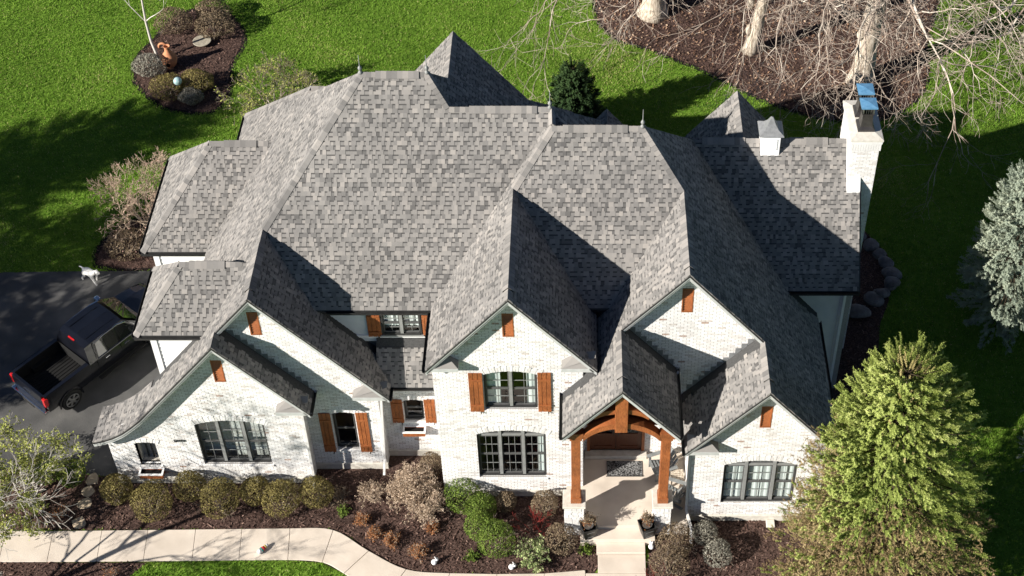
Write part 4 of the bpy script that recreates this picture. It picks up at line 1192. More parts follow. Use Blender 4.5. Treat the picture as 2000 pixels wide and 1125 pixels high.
chips = np_mesh('mulch_chips', V.reshape(-1, 3), np.arange(n * 4).reshape(-1, 4), 'chip', tone=np.clip(RNG.normal(.45, .25, n), 0, 1))
xs = RNG.uniform(0, 19, 9000); ys = RNG.uniform(18.5, 30, 9000)
ok = inside(xs, ys, P_BACK); xs, ys = xs[ok], ys[ok]; n = len(xs)
a = RNG.uniform(0, 6.28, n); L = RNG.uniform(.03, .075, n)[:, None]; tl = RNG.normal(0, .5, (n, 1))
d = np.stack([np.cos(a), np.sin(a), tl[:, 0]], 1); s_ = np.stack([-np.sin(a), np.cos(a), RNG.normal(0, .5, n)], 1) * .6
ctr = np.stack([xs, ys, RNG.uniform(.03, .07, n)], 1)
V = np.stack([ctr - d * L, ctr - s_ * L, ctr + d * L, ctr + s_ * L], 1)
M['litter'] = mat('leaf_litter', [(0.0, (0.11, 0.06, 0.04)), (0.6, (0.26, 0.16, 0.105)), (1.0, (0.46, 0.33, 0.23))], src='tone', rough=0.9, spec=0.1)
lit = np_mesh('leaf_litter', V.reshape(-1, 3), np.arange(n * 4).reshape(-1, 4), 'litter', tone=np.clip(RNG.normal(.45, .28, n), 0, 1))
tag(lit, 'dry brown leaves lying on the back mulch bed under the oaks', 'leaves', kind='stuff')
tag(chips, 'dark brown shredded bark chips covering the planting beds', 'mulch', kind='stuff')
# ================================================================== plants
def nrmz(v): return v / np.maximum(np.linalg.norm(v, axis=-1, keepdims=True), 1e-9)
def segs_mesh(P0, P1, R0, R1, k=4):
    """frustum per segment"""
    P0, P1 = np.asarray(P0, float), np.asarray(P1, float); R0, R1 = np.asarray(R0, float), np.asarray(R1, float)
    d = nrmz(P1 - P0); ref = np.where(np.abs(d[:, 2:3]) < .9, np.array([[0, 0, 1.]]), np.array([[1., 0, 0]]))
    x = nrmz(np.cross(d, ref)); y = np.cross(d, x)
    a = np.arange(k) * 2 * np.pi / k
    ring = x[:, None] * np.cos(a)[None, :, None] + y[:, None] * np.sin(a)[None, :, None]
    V = np.concatenate([P0[:, None] + ring * R0[:, None, None], P1[:, None] + ring * R1[:, None, None]], 1)
    n = len(P0); base = np.arange(n)[:, None, None] * 2 * k
    i = np.arange(k); j = (i + 1) % k
    F = np.stack([i, j, j + k, i + k], 1)[None] + base
    return V.reshape(-1, 3), F.reshape(-1, 4)
def grow(p, d, L, r, depth, out, rg, wig=.25, split=(2, 3), ratio=(.55, .8), spread=.7, grav=0.0, nseg=4, minr=.004, up=0.0):
    """recursive branch: wiggly tapered run that forks"""
    pts = [Vector(p)]; d = Vector(d).normalized(); step = L / nseg
    for i in range(nseg):
        d = (d + Vector((rg.gauss(0, wig), rg.gauss(0, wig), rg.gauss(0, wig) - grav + up))).normalized()
        q = pts[-1] + d * step
        ra = r * (1 - .55 * i / nseg); rb = r * (1 - .55 * (i + 1) / nseg)
        out.append((pts[-1], q, max(ra, minr), max(rb, minr))); pts.append(q)
        if depth > 0 and i >= 1 and rg.random() < .55:
            ax = d.orthogonal().normalized(); ax.rotate(Matrix.Rotation(rg.uniform(0, 6.28), 3, d))
            grow(q, d + ax * rg.uniform(.5, 1.3), L * rg.uniform(*ratio) * .8, rb * .6, depth - 1, out, rg, wig, split, ratio, spread, grav, max(3, nseg - 1), minr, up)
    if depth > 0:
        for k in range(rg.randint(*split)):
            ax = d.orthogonal().normalized(); ax.rotate(Matrix.Rotation(rg.uniform(0, 6.28), 3, d))
            grow(pts[-1], d + ax * rg.uniform(.3, spread), L * rg.uniform(*ratio), r * .45 * rg.uniform(.7, 1), depth - 1, out, rg, wig, split, ratio, spread, grav, max(3, nseg - 1), minr, up)
def branch_obj(name, out, m, parent, base, k=4):
    P0 = np.array([tuple(s[0] - base) for s in out]); P1 = np.array([tuple(s[1] - base) for s in out])
    R0 = np.array([s[2] for s in out]); R1 = np.array([s[3] for s in out])
    V, F = segs_mesh(P0, P1, R0, R1, k)
    tn = np.repeat(np.clip(.3 + R0 * 6 + RNG.normal(0, .22, len(out)), 0, 1), k)
    return np_mesh(name, V, F, m, parent, tone=tn)
def leaves_at(pos, nrm, size, m, name, parent, tone, asp=.55, jit=.8):
    """one bent quad per leaf, facing roughly along nrm"""
    n = len(pos); d = nrmz(nrm + RNG.normal(0, jit, (n, 3)))
    t = nrmz(np.cross(d, RNG.normal(0, 1, (n, 3)))); b = np.cross(d, t)
    s = (np.asarray(size) * RNG.uniform(.7, 1.3, n))[:, None]
    V = np.stack([pos - t * s, pos - b * s * asp + d * s * .15, pos + t * s, pos + b * s * asp + d * s * .15], 1)
    return np_mesh(name, V.reshape(-1, 3), np.arange(n * 4).reshape(-1, 4), m, parent, tone=tone)
def needles(pos, axis, length, m, name, parent, tone, K=12, nl=.05, nw=.011, spread=.85):
    """bottle-brush sprigs: K needles round each axis"""
    n = len(pos); ax = nrmz(axis)
    t = nrmz(np.cross(ax, RNG.normal(0, 1, (n, 3)))); b = np.cross(ax, t)
    s = (np.arange(K) + .5) / K; ph = np.arange(K) * 2.4
    L = np.asarray(length)[:, None, None]
    rad = t[:, None] * np.cos(ph)[None, :, None] + b[:, None] * np.sin(ph)[None, :, None]
    base = pos[:, None] + ax[:, None] * L * s[None, :, None]
    nd = nrmz(ax[:, None] * .55 + rad * spread)
    side = nrmz(np.cross(nd, ax[:, None])) * nw
    tip = base + nd * (nl * RNG.uniform(.8, 1.2, (n, K, 1)))
    V = np.stack([base - side, base + side, tip], 2)
    return np_mesh(name, V.reshape(-1, 3), np.arange(n * K * 3).reshape(-1, 3), m, parent, tone=np.repeat(tone, K))

def leafmat(name, a, b, c, tr=.2, rough=.75):
    M[name] = mat(name, [(0.0, a), (0.5, b), (1.0, c)], src='tone', scale=5, var=.12, rough=rough, spec=.25, trans=tr)
leafmat('olive', (.10, .08, .028), (.20, .165, .055), (.33, .28, .10))
leafmat('boxgreen', (.045, .085, .012), (.12, .18, .026), (.22, .29, .055))
leafmat('tanleaf', (.34, .25, .175), (.52, .405, .30), (.68, .56, .44))
leafmat('rust', (0.150, 0.053, 0.018), (0.330, 0.128, 0.045), (0.540, 0.255, 0.098))
leafmat('brown', (0.090, 0.063, 0.039), (0.188, 0.138, 0.087), (0.315, 0.247, 0.158))
leafmat('bud', (0.150, 0.180, 0.030), (0.300, 0.330, 0.075), (0.510, 0.525, 0.150))
leafmat('pinkbud', (0.255, 0.143, 0.112), (0.450, 0.285, 0.232), (0.620, 0.450, 0.360))
leafmat('spruce', (.14, .185, .04), (.31, .37, .09), (.50, .53, .19), .22)
leafmat('sprucetip', (0.260, 0.221, 0.078), (0.442, 0.364, 0.143), (0.585, 0.494, 0.234), .12)
leafmat('spruceold', (.15, .105, .05), (.28, .205, .10), (.42, .33, .18), .12)
leafmat('blue', (.17, .21, .165), (.30, .345, .265), (.46, .49, .37), .15)
leafmat('darkgreen', (0.012, 0.030, 0.009), (0.026, 0.055, 0.016), (0.050, 0.090, 0.025), .12)
M['oaktwig'] = mat('oak_twig', [(0.0, (0.20, 0.145, 0.12)), (0.4, (0.38, 0.315, 0.26)), (1.0, (0.62, 0.565, 0.485))], src='tone', scale=1.5, var=0.3, rough=0.9, spec=0.1)
leafmat('grey', (0.150, 0.143, 0.120), (0.255, 0.240, 0.195), (0.390, 0.375, 0.315))
leafmat('redtwig', (0.121, 0.011, 0.011), (0.220, 0.028, 0.022), (0.275, 0.066, 0.044), 0)
leafmat('variegated', (0.090, 0.150, 0.045), (0.300, 0.390, 0.150), (0.620, 0.620, 0.330))

GRP_BALL = 'clipped shrubs in the front bed'
def ball_shrub(loc, rx, ry, rz, m, label, n=2600, leaf=.03, lump=.10, group=None, name='clipped_shrub', cat='shrub', core=True, flat_=0.0, stems=True):
    """clipped shrub: leaves in an uneven shell over a twig mass, on short stems"""
    t = thing(name, label, cat, (loc[0], loc[1], 0), 0, group)
    d = nrmz(RNG.normal(0, 1, (n, 3))); d[:, 2] = np.where(d[:, 2] < -.75, -d[:, 2], d[:, 2])
    ph = RNG.uniform(0, 6.28, 6); w = RNG.normal(0, 3.2, (6, 3))
    lumpf = 1 + lump * np.mean(np.sin(d @ w.T + ph), 1) * 1.6
    rr = (1 - np.abs(RNG.normal(0, .07, n)) + RNG.normal(0, .015, n)) * lumpf
    inner = RNG.random(n) < .15; rr[inner] *= RNG.uniform(.6, .95, inner.sum())
    pos = d * rr[:, None] * np.array([rx, ry, rz]) + np.array([0, 0, rz * .95])
    pos = pos[pos[:, 2] > .04]; d2 = nrmz((pos - [0, 0, rz * .95]) / np.array([rx, ry, rz]) ** 2)
    cl = np.sin(pos @ RNG.normal(0, 9, (3, 3))).mean(1)
    tone = np.clip(.5 + .22 * cl + RNG.normal(0, .2, len(pos)), 0, 1)
    leaves_at(pos, d2, leaf, m, 'foliage', t, tone)
    out = []; rg = random.Random(int(loc[0] * 100 + loc[1] * 10))
    for k in range(9):
        a = rg.uniform(0, 6.28); v = Vector((math.cos(a) * rx * .9, math.sin(a) * ry * .9, rz * rg.uniform(1.0, 1.8)))
        grow((rg.uniform(-.06, .06), rg.uniform(-.06, .06), 0), v, v.length * .55, .018, 2, out, rg, .15, (2, 3), (.4, .6), .8, 0, 3, .004)
    branch_obj('stems', out, 'twig', t, Vector((0, 0, 0)), 3)
    return t
def twig_shrub(loc, h, r, m_twig, label, nst=40, m_leaf=None, nleaf=0, leaf=.02, depth=2, group=None, name='bare_shrub', cat='shrub', rad=.012, wig=.14, up=.05, arch=0.0, minr=.005, k=3):
    t = thing(name, label, cat, (loc[0], loc[1], 0), 0, group)
    rg = random.Random(int(abs(loc[0]) * 77 + abs(loc[1]) * 13) + 5); out = []
    for i in range(nst):
        a = rg.uniform(0, 6.28); q = math.sqrt(rg.random())
        v = Vector((math.cos(a) * r * q, math.sin(a) * r * q, h * rg.uniform(.75, 1) * (1 - .35 * q * q)))
        grow((math.cos(a) * r * q * .25, math.sin(a) * r * q * .25, 0), v, v.length * (.58 if depth == 2 else .68 if depth else 1), rad, depth, out, rg, wig, (2, 3), (.3, .5), .7, arch, 4, minr, up)
    branch_obj('stems', out, m_twig, t, Vector((0, 0, 0)), k)
    if m_leaf:
        ends = np.array([tuple(s[1]) for s in out]); w = np.array([s[3] for s in out])
        idx = RNG.choice(len(ends), nleaf, p=(1 / w) / np.sum(1 / w))
        pos = ends[idx] + RNG.normal(0, .03, (nleaf, 3)); pos[:, 2] = np.maximum(pos[:, 2], .02)
        leaves_at(pos, np.tile([0, 0, 1.], (nleaf, 1)), leaf, m_leaf, 'leaves', t, np.clip(RNG.normal(.5, .25, nleaf), 0, 1), jit=1.2)
    return t

# --- clipped olive-brown boxwoods before the garage
BOX = [(-15.35, .28, .50, 'leftmost olive-brown boxwood ball under the garage window box'), (-14.05, -.28, .62, 'large olive-brown boxwood ball, second from the left before the garage'),
       (-12.95, .38, .50, 'olive-brown boxwood ball against the garage wall, left of the big window'), (-11.85, -.18, .60, 'olive-brown boxwood ball below the left sash of the garage window'),
       (-10.8, .25, .46, 'small olive-brown boxwood ball below the right end of the garage window'), (-9.85, -.12, .58, 'olive-brown boxwood ball with a bare foot, second from the garage corner'),
       (-8.75, .12, .52, 'rightmost olive-brown boxwood ball at the garage corner')]
for x, y, r, l in BOX: ball_shrub((x, y), r * 1.1, r * random.uniform(.98, 1.12), r * random.uniform(1.0, 1.14), 'olive', l, 3400, .026, .10, 'clipped boxwoods before the garage', 'boxwood')
ball_shrub((-17.0, .92), .48, .46, .52, 'boxgreen', 'bright green boxwood ball beside the stepping stones', 2600, .03, .06, 'green boxwoods by the driveway', 'boxwood')
ball_shrub((-17.95, 1.05), .50, .46, .48, 'boxgreen', 'green boxwood ball behind the budding small tree', 2400, .03, .06, 'green boxwoods by the driveway', 'boxwood')
# --- S-shaped green hedge of four
for x, y, r, l in ((-3.95, .02, .60, 'green hedge boxwood nearest the house wall'), (-3.30, -.38, .52, 'green hedge boxwood second from the wall, with a few orange leaves'), (-3.30, -1.05, .52, 'green hedge boxwood third from the wall'), (-2.75, -1.62, .62, 'green hedge boxwood nearest the walk')):
    ball_shrub((x, y), r, r, r * .95, 'boxgreen', l, 3200, .027, .08, 'winding green boxwood hedge', 'boxwood')
# --- round brown shrubs
for x, y, r, m_, l in ((-2.52, -.08, .36, 'brown', 'small round brown shrub under the two-storey gable window'), (-1.22, -.22, .46, 'brown', 'round brown shrub left of the porch pier'), (-.70, -1.55, .52, 'brown', 'round brown shrub beside the left planter'),
                       (2.95, -1.72, .58, 'brown', 'olive-brown shrub right of the entrance steps'), (2.75, -2.55, .62, 'brown', 'olive-brown shrub at the bottom edge right of the walk'), (3.95, -1.3, .42, 'grey', 'greyish twiggy shrub below the porch downspout'), (4.3, -2.05, .45, 'grey', 'greyish shrub in the shaded mulch right of the porch')):
    ball_shrub((x, y), r, r, r * .95, m_, l, 1900, .028, .10, 'round winter shrubs near the entrance')
# --- bare tan shrubs between garage and gable
twig_shrub((-5.55, .35), 1.5, .75, 'tantwig', 'tall dense tan twiggy shrub against the two-storey gable corner', 95, 'tanleaf', 3200, .026, 2, name='bare_shrub')
twig_shrub((-5.2, -.28), 1.15, .72, 'tantwig', 'pinkish tan twiggy shrub in front of the tallest one', 85, 'tanleaf', 2600, .026, 2)
twig_shrub((-6.05, .25), 1.0, .45, 'tantwig', 'narrow tan twiggy shrub beside the downspout', 50, 'tanleaf', 1200, .024, 2)
twig_shrub((-7.0, .25), .75, .45, 'tantwig', 'loose greyish bare shrub under the shuttered garage-side window', 50, 'tanleaf', 700, .022, 2)
twig_shrub((-8.0, .2), .45, .40, 'twig', 'low dark bare shrub in the shaded corner beside the garage', 36, 'brown', 500, .022, 2)
ball_shrub((-5.05, 1.25), .42, .40, .50, 'brown', 'rounded tan shrub in the recess under the window box', 1500, .028, .1)
for x, y, h, r, l in ((-7.2, -.62, .50, .36, 'leftmost rust-coloured spirea clump'), (-6.75, -1.15, .48, .36, 'rust-coloured spirea clump second along the curved walk'), (-6.15, -1.45, .52, .42, 'orange spirea clump third along the curved walk'), (-5.25, -1.88, .58, .46, 'largest orange spirea clump by the curve of the walk'), (-4.9, -.95, .36, .35, 'small dark red-brown clump in the middle of the mulch')):
    twig_shrub((x, y), h * .8, r * .68, 'tantwig', l, 48, 'rust', 900, .02, 1, 'spirea clumps along the curved walk', 'spirea', rad=.008)
for x, y, l in ((-7.85, -.33, 'small fresh green sprout among the bare shrubs'), (-3.55, -1.98, 'fresh green leafy plant beside the hedge foot'), (.10, -1.75, 'fresh green tuft beside the front steps')):
    twig_shrub((x, y), .22, .22, 'boxgreen', l, 26, 'boxgreen', 420, .03, 0, 'fresh green sprouts', 'sprout', 'plant', rad=.008)
twig_shrub((-1.6, -2.05), .7, .62, 'twig', 'variegated holly with yellow-edged leaves at the edge of the walk', 60, 'variegated', 1500, .034, 1, name='holly')
twig_shrub((-1.55, -1.0), 1.0, .75, 'redtwig', 'bare dark red twiggy shrub between hedge and porch', 15, None, 0, name='red_twig_shrub', rad=.010, depth=2)
twig_shrub((2.3, -3.1), 1.15, .7, 'redtwig', 'bright red twig dogwood at the bottom edge by the walk', 14, None, 0, name='red_twig_dogwood', rad=.014, depth=1)
twig_shrub((-16.6, -.35) if False else (-17.1, -.42), .4, .35, 'twig', 'small reddish bare clump in the mulch left of the stepping stones', 34, 'rust', 260, .02, 1)
twig_shrub((-14.9, -2.75), .4, .35, 'twig', 'small rusty clump below the walk at the left', 34, 'rust', 300, .02, 1)
# --- island bed and lawn shrubs
for x, y, r, m_, l in ((-17.95, 20.75, .80, 'olive', 'wide olive mounded shrub at the front of the island bed'), (-16.85, 21.2, .75, 'olive', 'olive mounded shrub at the front right of the island bed'), (-19.1, 22.3, .75, 'grey', 'grey bare mounded shrub at the left rim of the island bed'), (-16.95, 20.35, .5, 'grey', 'dark grey low shrub beside the glass globe'), (-18.7, 25.4, .85, 'brown', 'brown rounded shrub behind the jug in the island bed'), (-16.75, 25.0, .90, 'brown', 'brown rounded shrub right of the stone disc'), (-17.1, 26.2, .8, 'brown', 'brown rounded shrub at the back of the island bed')):
    ball_shrub((x, y), r, r * .8, r * .68, m_, l, 2600, .036, .16, 'shrubs in the island bed')
def bush_tree(loc, h, r, label, m_twig, m_leaf, nleaf, leaf, nst=9, name='multistem_tree', cat='tree', depth=4, seed=1, rad=.05, up=.02, wig=.16, lean=(0, 0), ratio=(.5, .72)):
    t = thing(name, label, cat, (loc[0], loc[1], 0)); rg = random.Random(seed); out = []
    for i in range(nst):
        a = 6.28 * i / nst + rg.uniform(-.3, .3); q = rg.uniform(.35, 1)
        v = Vector((math.cos(a) * r * q + lean[0], math.sin(a) * r * q + lean[1], h * (1.05 - .45 * q)))
        grow((math.cos(a) * .12, math.sin(a) * .12, 0), v, v.length * .42, rad, depth, out, rg, wig, (2, 3), ratio, .8, 0, 4, .006, up)
    thick = [s for s in out if s[2] > rad * .3]; thin = [s for s in out if s[2] <= rad * .3]
    branch_obj('trunk', thick, m_twig, t, Vector((0, 0, 0)), 6); branch_obj('crown', thin, m_twig, t, Vector((0, 0, 0)), 3)
    if nleaf:
        ends = np.array([tuple(s[1]) for s in thin]); idx = RNG.integers(0, len(ends), nleaf)
        pos = ends[idx] + RNG.normal(0, .05, (nleaf, 3)); pos[:, 2] = np.maximum(pos[:, 2], .05)
        leaves_at(pos, np.tile([0, 0, 1.], (nleaf, 1)), leaf, m_leaf, 'leaves', t, np.clip(RNG.normal(.5, .25, nleaf), 0, 1), jit=1.1)
    print(label, len(out))
    return t
bush_tree((-18.3, .05), 3.1, 1.9, 'small multi-stemmed tree with yellow-green buds left of the garage', 'whitetwig', 'bud', 8000, .044, 9, seed=3, rad=.035)
bush_tree((-17.1, 12.9), 3.6, 2.1, 'bare pinkish flowering tree beside the driveway and left eaves', 'tantwig', 'pinkbud', 1600, .032, 14, seed=5, rad=.04)
bush_tree((-13.2, 19.5), 2.6, 2.2, 'budding green multi-stemmed shrub behind the left roof corner', 'twig', 'bud', 3600, .04, 13, name='budding_shrub', cat='shrub', seed=8, rad=.04)
ball_shrub((-17.6, 11.3), .75, .7, .62, 'brown', 'low olive-brown shrub at the driveway corner under the pink tree', 1700, .035, .14)
# birch sapling in the island bed
t = thing('birch_sapling', 'slender white-barked birch sapling in the island bed', 'tree', (-18.95, 23.15, 0)); out = []; rg = random.Random(2)
p = [Vector((0, 0, 0)), Vector((-.22, .15, 1.0)), Vector((-.30, .3, 2.0)), Vector((-.35, .6, 3.0)), Vector((-.55, .9, 4.2)), Vector((-.6, 1.1, 5.6))]
for i in range(5): out.append((p[i], p[i + 1], .075 - .011 * i, .075 - .011 * (i + 1)))
branch_obj('trunk', out, 'whitetwig', t, Vector((0, 0, 0)), 8); out = []
for (q, v) in ((p[2], (-1.2, .2, .9)), (p[2], (1.3, .3, 1.0)), (p[3], (-1, .4, .8)), (p[3], (1, -.2, 1)), (p[4], (.5, .6, 1)), (p[4], (-.8, -.3, 1))):
    grow(q, v, 1.3, .03, 3, out, rg, .14, (2, 2), (.5, .7), .7, 0, 4, .006, .03)
branch_obj('crown', out, 'whitetwig', t, Vector((0, 0, 0)), 4)

# --- conifers
M['sprucewood'] = mat('spruce_wood', [(0.0, (0.035, 0.026, 0.018)), (1.0, (0.10, 0.075, 0.05))], src='tone', rough=0.95, spec=0.1)
def conifer(loc, h, r, label, m, seed, sprig=.22, dens=1.0, name='spruce_tree', tip=None, old=None, oldz=0, zmin=.25, lean=(0, 0), K=12, nl=.055, nw=.012, shape=.8, asym=None, taper_top=0.0):
    t = thing(name, label, 'tree', (loc[0], loc[1], 0)); rg = np.random.default_rng(seed); rr = random.Random(seed)
    MB().tube([(lean[0] * q, lean[1] * q, h * q) for q in (0, .25, .5, .75, .97)], [.035 * h * .5, .028 * h * .5, .02 * h * .5, .012 * h * .5, .01], 8).build('trunk', 'twig', t, smooth=True)
    pos = []; ax = []; kind = []; bs = []
    z = zmin
    while z < h * .985:
        q = z / h; R_ = r * ((1 - q) ** shape) * (1.0 if q > .12 else .75 + 2 * q) + taper_top * (1 - q) * .0 + .10
        nb = max(5, int(6 + 7 * R_ / r))
        a0 = rr.uniform(0, 6.28)
        for b in range(nb):
            a = a0 + 6.28 * b / nb + rr.uniform(-.25, .25); L = R_ * rr.uniform(.74, 1.12)
            if asym: L *= 1 + asym[1] * math.cos(a - asym[0])
            slope = -.22 + .75 * q ** 1.5 + rr.uniform(-.1, .1)
            d = np.array([math.cos(a), math.sin(a), slope]); side = np.array([-math.sin(a), math.cos(a), 0])
            o = np.array([lean[0] * q, lean[1] * q, z]); bs.append((o, o + d * L * .92, .010 + .012 * L, .004))
            ns = max(3, int(L / .085 * dens))
            tt = 1 - rg.random(ns) ** 1.5 * .8
            sd = rg.choice([-1, 1], ns) * rg.uniform(.35, 1.0, ns)
            wb = (1.02 - tt) * .55 * L * .55
            P = o + d * (L * tt)[:, None] + side * (sd * wb)[:, None] + np.array([0, 0, 1]) * (rg.normal(.0, .05, ns) + .22 * L * tt ** 3 * .5 - .06 * np.abs(sd))[:, None]
            A = d * 1.0 + side * (sd * .9)[:, None] * (1.15 - tt)[:, None] + np.stack([rg.normal(0, .2, ns), rg.normal(0, .2, ns), rg.normal(.28, .25, ns)], 1)
            pos.append(P); ax.append(A); kind.append(np.full(ns, z) + rg.normal(0, .35, ns))
        z += (.20 + .12 * (1 - q)) / dens ** .5
    pos = np.concatenate(pos); ax = np.concatenate(ax); zz = np.concatenate(kind)
    bs0 = np.array([b[0] for b in bs]); bs1 = np.array([b[1] for b in bs])
    V, F = segs_mesh(bs0, bs1, np.array([b[2] for b in bs]), np.array([b[3] for b in bs]), 4)
    np_mesh('branches', V, F, 'sprucewood', t, tone=np.clip(RNG.normal(.3, .2, len(F)), 0, 1))
    tone = np.clip(.48 + .25 * np.sin(pos @ rg.normal(0, 2.2, (3, 2))).mean(1) + rg.normal(0, .16, len(pos)), 0, 1)
    L = sprig * rg.uniform(.7, 1.35, len(pos))
    om = np.zeros(len(pos), bool)
    if old: om = (zz < oldz + .9 * np.sin(np.arctan2(pos[:, 1], pos[:, 0]) * 3)) & (rg.random(len(pos)) < .82)
    needles(pos[~om], ax[~om], L[~om], m, 'foliage', t, tone[~om], K, nl, nw)
    if old: ax[om] = ax[om] + rg.normal(0, .9, ax[om].shape)
    if old: needles(pos[om] + rg.normal(0, .12, pos[om].shape), ax[om], L[om] * .9, old, 'old_foliage', t, tone[om], max(6, K - 4), nl * .8, nw * .8)
    if tip:
        ntp = 95; qa = rg.uniform(0, 6.28, ntp); zt = h * (1 - .22 * rg.random(ntp) ** 1.4); rt = r * ((1 - zt / h) ** shape) * rg.uniform(.15, 1, ntp)
        P = np.stack([lean[0] * zt / h + np.cos(qa) * rt, lean[1] * zt / h + np.sin(qa) * rt, zt], 1)
        A = np.stack([np.cos(qa) * .35, np.sin(qa) * .35, np.ones(ntp)], 1) + rg.normal(0, .12, (ntp, 3))
        needles(P, A, .42 * rg.uniform(.6, 1.2, ntp), tip, 'leaders', t, np.clip(rg.normal(.5, .2, ntp), 0, 1), 22, .05, .012)
    print(label, len(pos))
    return t
conifer((8.75, -3.35), 11.3, 3.3, 'large yellow-green spruce before the right front gable', 'spruce', 21, .18, 2.1, tip='sprucetip', old='spruceold', oldz=6.1, lean=(-.15, 0), shape=.47, asym=(R(-10), .10), K=14, nl=.065, nw=.02)
conifer((15.7, 7.9), 7.7, 1.95, 'pale blue spruce at the right edge of the lawn', 'blue', 22, .19, 1.6, lean=(-.6, 0), shape=.55, K=14, nl=.075, nw=.02, tip='blue', zmin=.9)
conifer((15.9, 1.9), 3.4, 1.15, 'small dark blue spruce in shade at the right edge', 'blue', 23, .2, 1.2, shape=.7)
conifer((-.35, 18.2), 3.7, 1.35, 'small dark conifer on the lawn behind the roof', 'darkgreen', 24, .2, 2.6, name='small_conifer', shape=.6, nl=.075, nw=.022)
# tall evergreens west of the plot: only their shadows reach the picture
for i, (x, y, h, r, l) in enumerate(((-35.5, 8.6, 11.5, 4.2, 'tall evergreen west of the driveway, casting the lawn shadow'), (-32.0, 4.6, 9.5, 3.6, 'evergreen west of the driveway, shading the asphalt'), (-31.0, .4, 9.0, 3.4, 'evergreen west of the walk, shading the parked truck'))):
    conifer((x, y), h, r, l, 'darkgreen', 60 + i, .5, .9, name='evergreen_tree', K=10, nl=.12, nw=.04, shape=.55)

# --- bare oaks at the back
def oak(base, trunk, rads, limbs, label, seed, m='bark'):
    t = thing('oak_tree', label, 'tree', (base[0], base[1], 0)); rg = random.Random(seed)
    mb = MB(); pts = [Vector(p) for p in trunk]; fine = []
    for i in range(len(pts) - 1):
        for k in range(6): fine.append((pts[i].lerp(pts[i + 1], k / 6) + Vector((rg.gauss(0, .02), rg.gauss(0, .02), 0)), rads[i] + (rads[i + 1] - rads[i]) * k / 6))
    fine.append((pts[-1], rads[-1]))
    fl_ = [(p, r * (1 + .45 * math.exp(-max(p.z, 0) * 2.2)) * (1 + rg.uniform(-.04, .05))) for p, r in fine]
    mb.tube([p for p, r in fl_], [r for p, r in fl_], 16)
    for (h, rad) in ((2.6, .17), (1.1, .12)): # healed knots
        mb.lathe([(.03, -.1), (rad * .6, 0), (rad, .12), (rad * 1.1, .28), (rad * .7, .44), (.03, .55)], (pts[0].x - rads[0] * .72, pts[0].y - rads[0] * .5, h), 9)
    mb.build('trunk', m, t, smooth=True)
    out = []
    for (p, v, L, r, dep) in limbs: grow(p, v, L, r * .85, dep, out, rg, .23, (2, 3), (.45, .68), .9, .01, 7, .0055)
    thick = [s for s in out if s[2] > .03]; thin = [s for s in out if s[2] <= .03]
    branch_obj('crown', out, 'oaktwig', t, Vector((0, 0, 0)), 4)
    print(label, len(out))
    return t
FWD = -.30
oak((12.25, 21.7), [(0, 0, 0), (.05, -.05, 2), (.15, -.05, 4.5), (.3, 0, 8), (.1, .3, 13)], [.47, .45, .41, .36, .2],
    [((.3, -.2, 9.0), (-.9, -1, -.45), 6.4, .10, 3), ((.3, -.2, 8.4), (.2, -1, -.42), 6.4, .10, 3), ((.3, -.2, 8.8), (.9, -1, -.42), 6.6, .11, 3), ((.2, -.2, 9.6), (-.35, -1, -.5), 6.6, .09, 3), ((.2, -.2, 7.6), (-1, -.8, -.4), 6.0, .09, 3), ((.2, -.2, 7.4), (.55, -1, -.38), 6.0, .09, 3), ((.2, -.2, 7.0), (-.15, -1, -.36), 5.6, .08, 3), ((.2, -.2, 7.8), (1, -.5, -.35), 6.0, .09, 3), ((.2, .2, 10.5), (.6, .5, .8), 5.5, .14, 2), ((.2, .2, 11), (-.7, .3, .8), 5.5, .14, 2)],
    'thick pale oak trunk behind the chimney with bare drooping limbs', 5)
oak((7.6, 23.85), [(0, 0, 0), (.25, -.2, 2.2), (.5, -.3, 4.5), (.7, -.2, 8), (.8, 0, 12)], [.28, .26, .24, .2, .1],
    [((.7, -.3, 8.4), (-.8, -1, -.55), 6.2, .08, 3), ((.7, -.3, 8.0), (.25, -1, -.58), 6.4, .08, 3), ((.7, -.2, 9), (.5, .3, 1), 5, .1, 2), ((.7, -.3, 8.8), (-.25, -1, -.6), 6.6, .08, 3), ((.6, -.3, 7.0), (-1, -.7, -.5), 5.8, .07, 3), ((.6, -.3, 7.2), (.7, -.9, -.5), 5.8, .07, 3), ((.6, -.3, 6.6), (-.5, -1, -.5), 5.4, .07, 3), ((.6, -.3, 6.2), (.1, -1, -.42), 5.6, .07, 3), ((.6, -.3, 6.4), (.9, -.7, -.4), 5.4, .07, 3)],
    'slim leaning oak trunk in the back mulch bed', 7)
oak((3.3, 26.6), [(0, 0, 0), (0, 0, 2.5), (.1, 0, 6), (.1, 0, 11)], [.52, .48, .42, .25],
    [((0, -.3, 9.0), (-.8, -1, -.75), 6.6, .09, 3), ((0, -.3, 8.2), (.5, -1, -.7), 6.4, .09, 3), ((.1, 0, 9), (-.5, .2, 1), 5, .12, 2), ((0, -.3, 7.0), (1, -1, -.6), 6.2, .08, 3), ((0, -.3, 7.4), (-.2, -1, -.7), 6.2, .08, 3)],
    'stout oak trunk at the top edge left of the back bed', 9)
